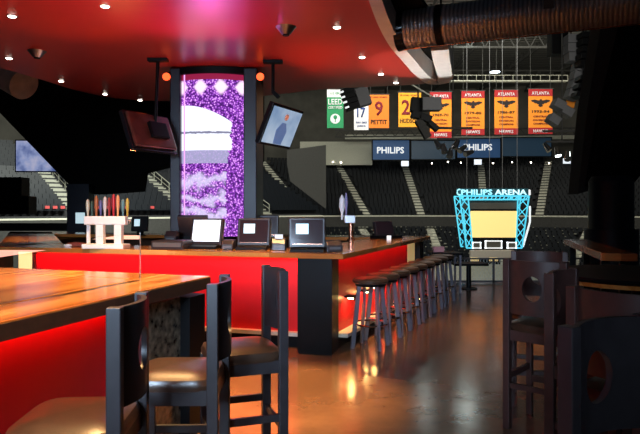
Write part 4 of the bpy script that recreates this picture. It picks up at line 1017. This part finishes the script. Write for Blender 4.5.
# ================================================================= CHAIRS
def panel_with_hole(w_, z0, z1, bulge, th, hr, hz, yc):
    b = MB(); N = 56; rings_f = []; rings_b = []
    def surf(x, z, off):
        u = 2*x/w_; return Vector((x, yc - bulge*(1-u*u) + off, z))
    hzc = hz
    for rr in range(7):
        f = rr/6; A = []; Bk = []
        for k in range(N):
            t = 2*PI*k/N; ct, st = math.cos(t), math.sin(t)
            ix, iz = 0.80*hr*ct, hzc+hr*st
            sc = 1e9
            if abs(ct) > 1e-6: sc = min(sc, (w_/2)/abs(ct))
            if st > 1e-6: sc = min(sc, (z1-hzc)/st)
            if st < -1e-6: sc = min(sc, (z0-hzc)/st)
            ox, oz = sc*ct, hzc+sc*st
            x, z = ix+(ox-ix)*f, iz+(oz-iz)*f
            A.append(b.bm.verts.new(surf(x, z, th/2))); Bk.append(b.bm.verts.new(surf(x, z, -th/2)))
        rings_f.append(A); rings_b.append(Bk)
    for i in range(6):
        for k in range(N):
            k2 = (k+1) % N
            b.bm.faces.new((rings_f[i][k], rings_f[i][k2], rings_f[i+1][k2], rings_f[i+1][k]))
            b.bm.faces.new((rings_b[i][k2], rings_b[i][k], rings_b[i+1][k], rings_b[i+1][k2]))
    for k in range(N):
        k2 = (k+1) % N
        b.bm.faces.new((rings_f[0][k2], rings_f[0][k], rings_b[0][k], rings_b[0][k2]))
        b.bm.faces.new((rings_f[6][k], rings_f[6][k2], rings_b[6][k2], rings_b[6][k]))
    return b
def make_chair(label, m):
    """faces +y, origin on the floor under the seat centre"""
    t = thing('bar_chair', label, 'chair')
    W2 = 0.195
    for sx in (-1, 1):
        b = MB(); b.box((sx*W2, -0.20, 0.585), (0.045, 0.052, 1.17)); b.build('rear_leg', m, t, bevel=0.004, smooth=False)
        b = MB(); b.box((sx*W2, 0.18, 0.33), (0.042, 0.042, 0.66)); b.build('front_leg', m, t, bevel=0.004, smooth=False)
    b = MB(); b.span((-W2, 0.165, 0.61), (W2, 0.19, 0.68)); b.span((-W2, -0.205, 0.61), (W2, -0.185, 0.68))
    for sx in (-1, 1): b.box((sx*W2, -0.01, 0.645), (0.026, 0.38, 0.07))
    b.build('seat_frame', m, t, smooth=False)
    b = MB(); b.lathe([(0.10, 0.665), (0.19, 0.665), (0.212, 0.675), (0.216, 0.70), (0.205, 0.725), (0.17, 0.742), (0.09, 0.751), (0.01, 0.754)], 44, sq=6, sy=0.97); b.build('seat', 'leather', t)
    for (p, q_) in (((-W2, -0.2, 0.36), (-W2, 0.18, 0.36)), ((W2, -0.2, 0.36), (W2, 0.18, 0.36))):
        MB().bar(p, q_, 0.022, 0.04).build('stretcher', m, t, smooth=False)
    MB().bar((-W2, 0.18, 0.27), (W2, 0.18, 0.27), 0.03, 0.045).build('foot_rail', m, t, smooth=False)
    MB().bar((-W2, -0.2, 0.30), (W2, -0.2, 0.30), 0.022, 0.035).build('stretcher', m, t, smooth=False)
    panel_with_hole(2*W2-0.03, 0.80, 1.165, 0.058, 0.022, 0.085, 0.98, -0.19).build('backrest', m, t)
    return t
def put(ch, back_l, ang): pass
# left chairs: back posts at given points; facing -x means rz = +90 deg
def place(ch, near_post, facing_deg, which):
    """set so that the post `which` (-1 left, +1 right seen from behind) stands at near_post"""
    rz = D(facing_deg); R = Matrix.Rotation(rz, 4, 'Z'); v = R @ Vector((which*0.195, -0.20, 0))
    ch.location = (near_post[0]-v.x, near_post[1]-v.y, 0); ch.rotation_euler = (0, 0, rz)
chA = make_chair('dark high-backed bar chair, nearest the camera at the foreground counter', 'espresso')
place(chA, (-0.725, 2.12), 93, -1)
chB = copy_tree(chA, label='dark high-backed bar chair at the corner of the foreground counter')
place(chB, (-0.495, 2.77), 91, -1)
chC = copy_tree(chA, label='dark bar chair standing free before the red front of the island bar')
place(chC, (-0.205, 3.33), 109, -1)
chR = make_chair('dark brown bar chair with round back hole, beside the aisle on the right', 'espresso_warm')
place(chR, (1.295, 4.15), -42, -1)
chR2 = copy_tree(chR, label='brown bar chair seen edge-on beside the round black table'); place(chR2, (1.235, 3.22), 230, 1)
chR3 = copy_tree(chR, label='brown bar chair with a dipped top rail at the right frame edge'); place(chR3, (1.14, 2.70), -52, -1)
chR4 = copy_tree(chA, label='near-black bar chair with a large round back hole, lower right corner'); place(chR4, (0.740, 1.78), 212, 1)
chR0 = copy_tree(chR, label='dark bar chair mostly hidden behind the brown one by the aisle'); place(chR0, (1.60, 4.95), 160, 1)
# ================================================================= RIGHT TABLES
t = thing('high_table', 'long wooden high table standing in front of the navy column', 'table', (3.40, 7.46, 0), rz=D(-15))
MB().span((-0.16, -1.45, 1.01), (0.16, 1.45, 1.06)).build('table_top', 'bar_wood', t, bevel=0.004, smooth=False)
b = MB(); b.span((-0.165, -1.455, 0.985), (0.165, -1.44, 1.058)); b.span((-0.165, -1.45, 0.985), (-0.152, 1.45, 1.058)); b.build('edge_band', 'bar_wood', t, smooth=False)
for x in (-0.09, 0.09):
    for y in (-1.2, 1.1): MB().span((x-0.04, y-0.04, 0), (x+0.04, y+0.04, 1.0)).build('leg', 'black', t, smooth=False)
t = thing('round_table', 'round black high table with a thin wooden rim, right side', 'table', (2.27, 4.27, 0))
MB().lathe([(0.02, 1.03), (0.60, 1.03), (0.61, 1.045), (0.60, 1.06), (0.02, 1.06)], 64).build('table_top', 'black', t)
MB().lathe([(0.05, 1.0), (0.585, 1.0), (0.60, 1.029), (0.05, 1.029)], 64).build('rim', 'bar_wood', t)
MB().cyl((0, 0, 0.03), (0, 0, 1.0), 0.05, n=20).build('pedestal', 'black', t)
MB().lathe([(0.01, 0), (0.30, 0), (0.30, 0.015), (0.06, 0.04)], 40).build('base', 'black', t)
# ================================================================= BAR STOOLS
def make_stool(label):
    t = thing('bar_stool', label, 'stool')
    b = MB(); b.lathe([(0.10, 0.70), (0.175, 0.70), (0.195, 0.715), (0.197, 0.735), (0.18, 0.755), (0.13, 0.764), (0.01, 0.766)], 36); b.build('seat', 'leather', t)
    b = MB(); b.lathe([(0.05, 0.675), (0.165, 0.675), (0.17, 0.70), (0.05, 0.70)], 30); b.build('seat_plate', 'black', t)
    for k in range(4):
        a = PI/4 + k*PI/2; c_, s_ = math.cos(a), math.sin(a)
        b = MB(); b.bar((0.135*c_, 0.135*s_, 0.68), (0.215*c_, 0.215*s_, 0.0), 0.045, 0.022, up=(-s_, c_, 0)); b.build('leg', 'stool_metal', t, smooth=False)
    b = MB(); b.tube([(0.185*math.cos(2*PI*k/28), 0.185*math.sin(2*PI*k/28), 0.26) for k in range(28)], 0.011, 8, closed=True); b.build('foot_ring', 'chrome', t)
    return t
ordn = ['nearest the camera at the pillar corner', 'second from the bar corner', 'third from the bar corner', 'fourth from the bar corner', 'fifth from the bar corner', 'sixth from the bar corner', 'seventh from the bar corner', 'last but one at the far end', 'last at the far end of the row']
s0 = Vector((0.55, 6.56, 0)); s1 = Vector((1.98, 9.75, 0)); st = None
for i in range(9):
    p = s0.lerp(s1, i/8); lab = 'round dark bar stool with splayed grey legs, ' + ordn[i]
    if st is None: st = make_stool(lab); st.location = p
    else: o = copy_tree(st, p, 0, lab); 
    (st if i == 0 else o).rotation_euler = (0, 0, D(-23) + random.uniform(-0.15, 0.15))
    (st if i == 0 else o)['group'] = 'bar stools along the right side of the island bar'
# ================================================================= ROOM LAMPS (canopy downlight beams)
for (x, y, e, tx, ty) in ((-0.3, 5.0, 2100, -0.40, 4.8), (-1.3, 4.9, 1400, -1.25, 3.8), (-2.6, 5.2, 900, -2.4, 4.3), (0.63, 6.9, 170, 0.75, 7.2), (1.1, 8.2, 170, 1.3, 8.4), (-0.6, 7.4, 350, -0.6, 6.6), (-2.2, 5.3, 520, -2.35, 6.7), (-1.0, 5.5, 300, -1.1, 6.6), (-1.0, 3.0, 900, -0.95, 2.1), (-3.9, 8.7, 400, -4.8, 9.2), (-1.5, 10.4, 150, -1.5, 10.9)):
    lamp('SPOT', 'downlight_beam', (x, y, HC-0.03), e, WARM, (tx, ty, 0), 0.05, spot=42 if e == 2100 else 50, blend=0.9)

lamp('SPOT', 'lip_fill_spot', (1.9, 8.5, 1.2), 240, (1.0, 0.97, 0.92), (1.5, 8.25, 3.5), 0.05, spot=44, blend=0.4)  # added unseen spot that brightens the white lip from below
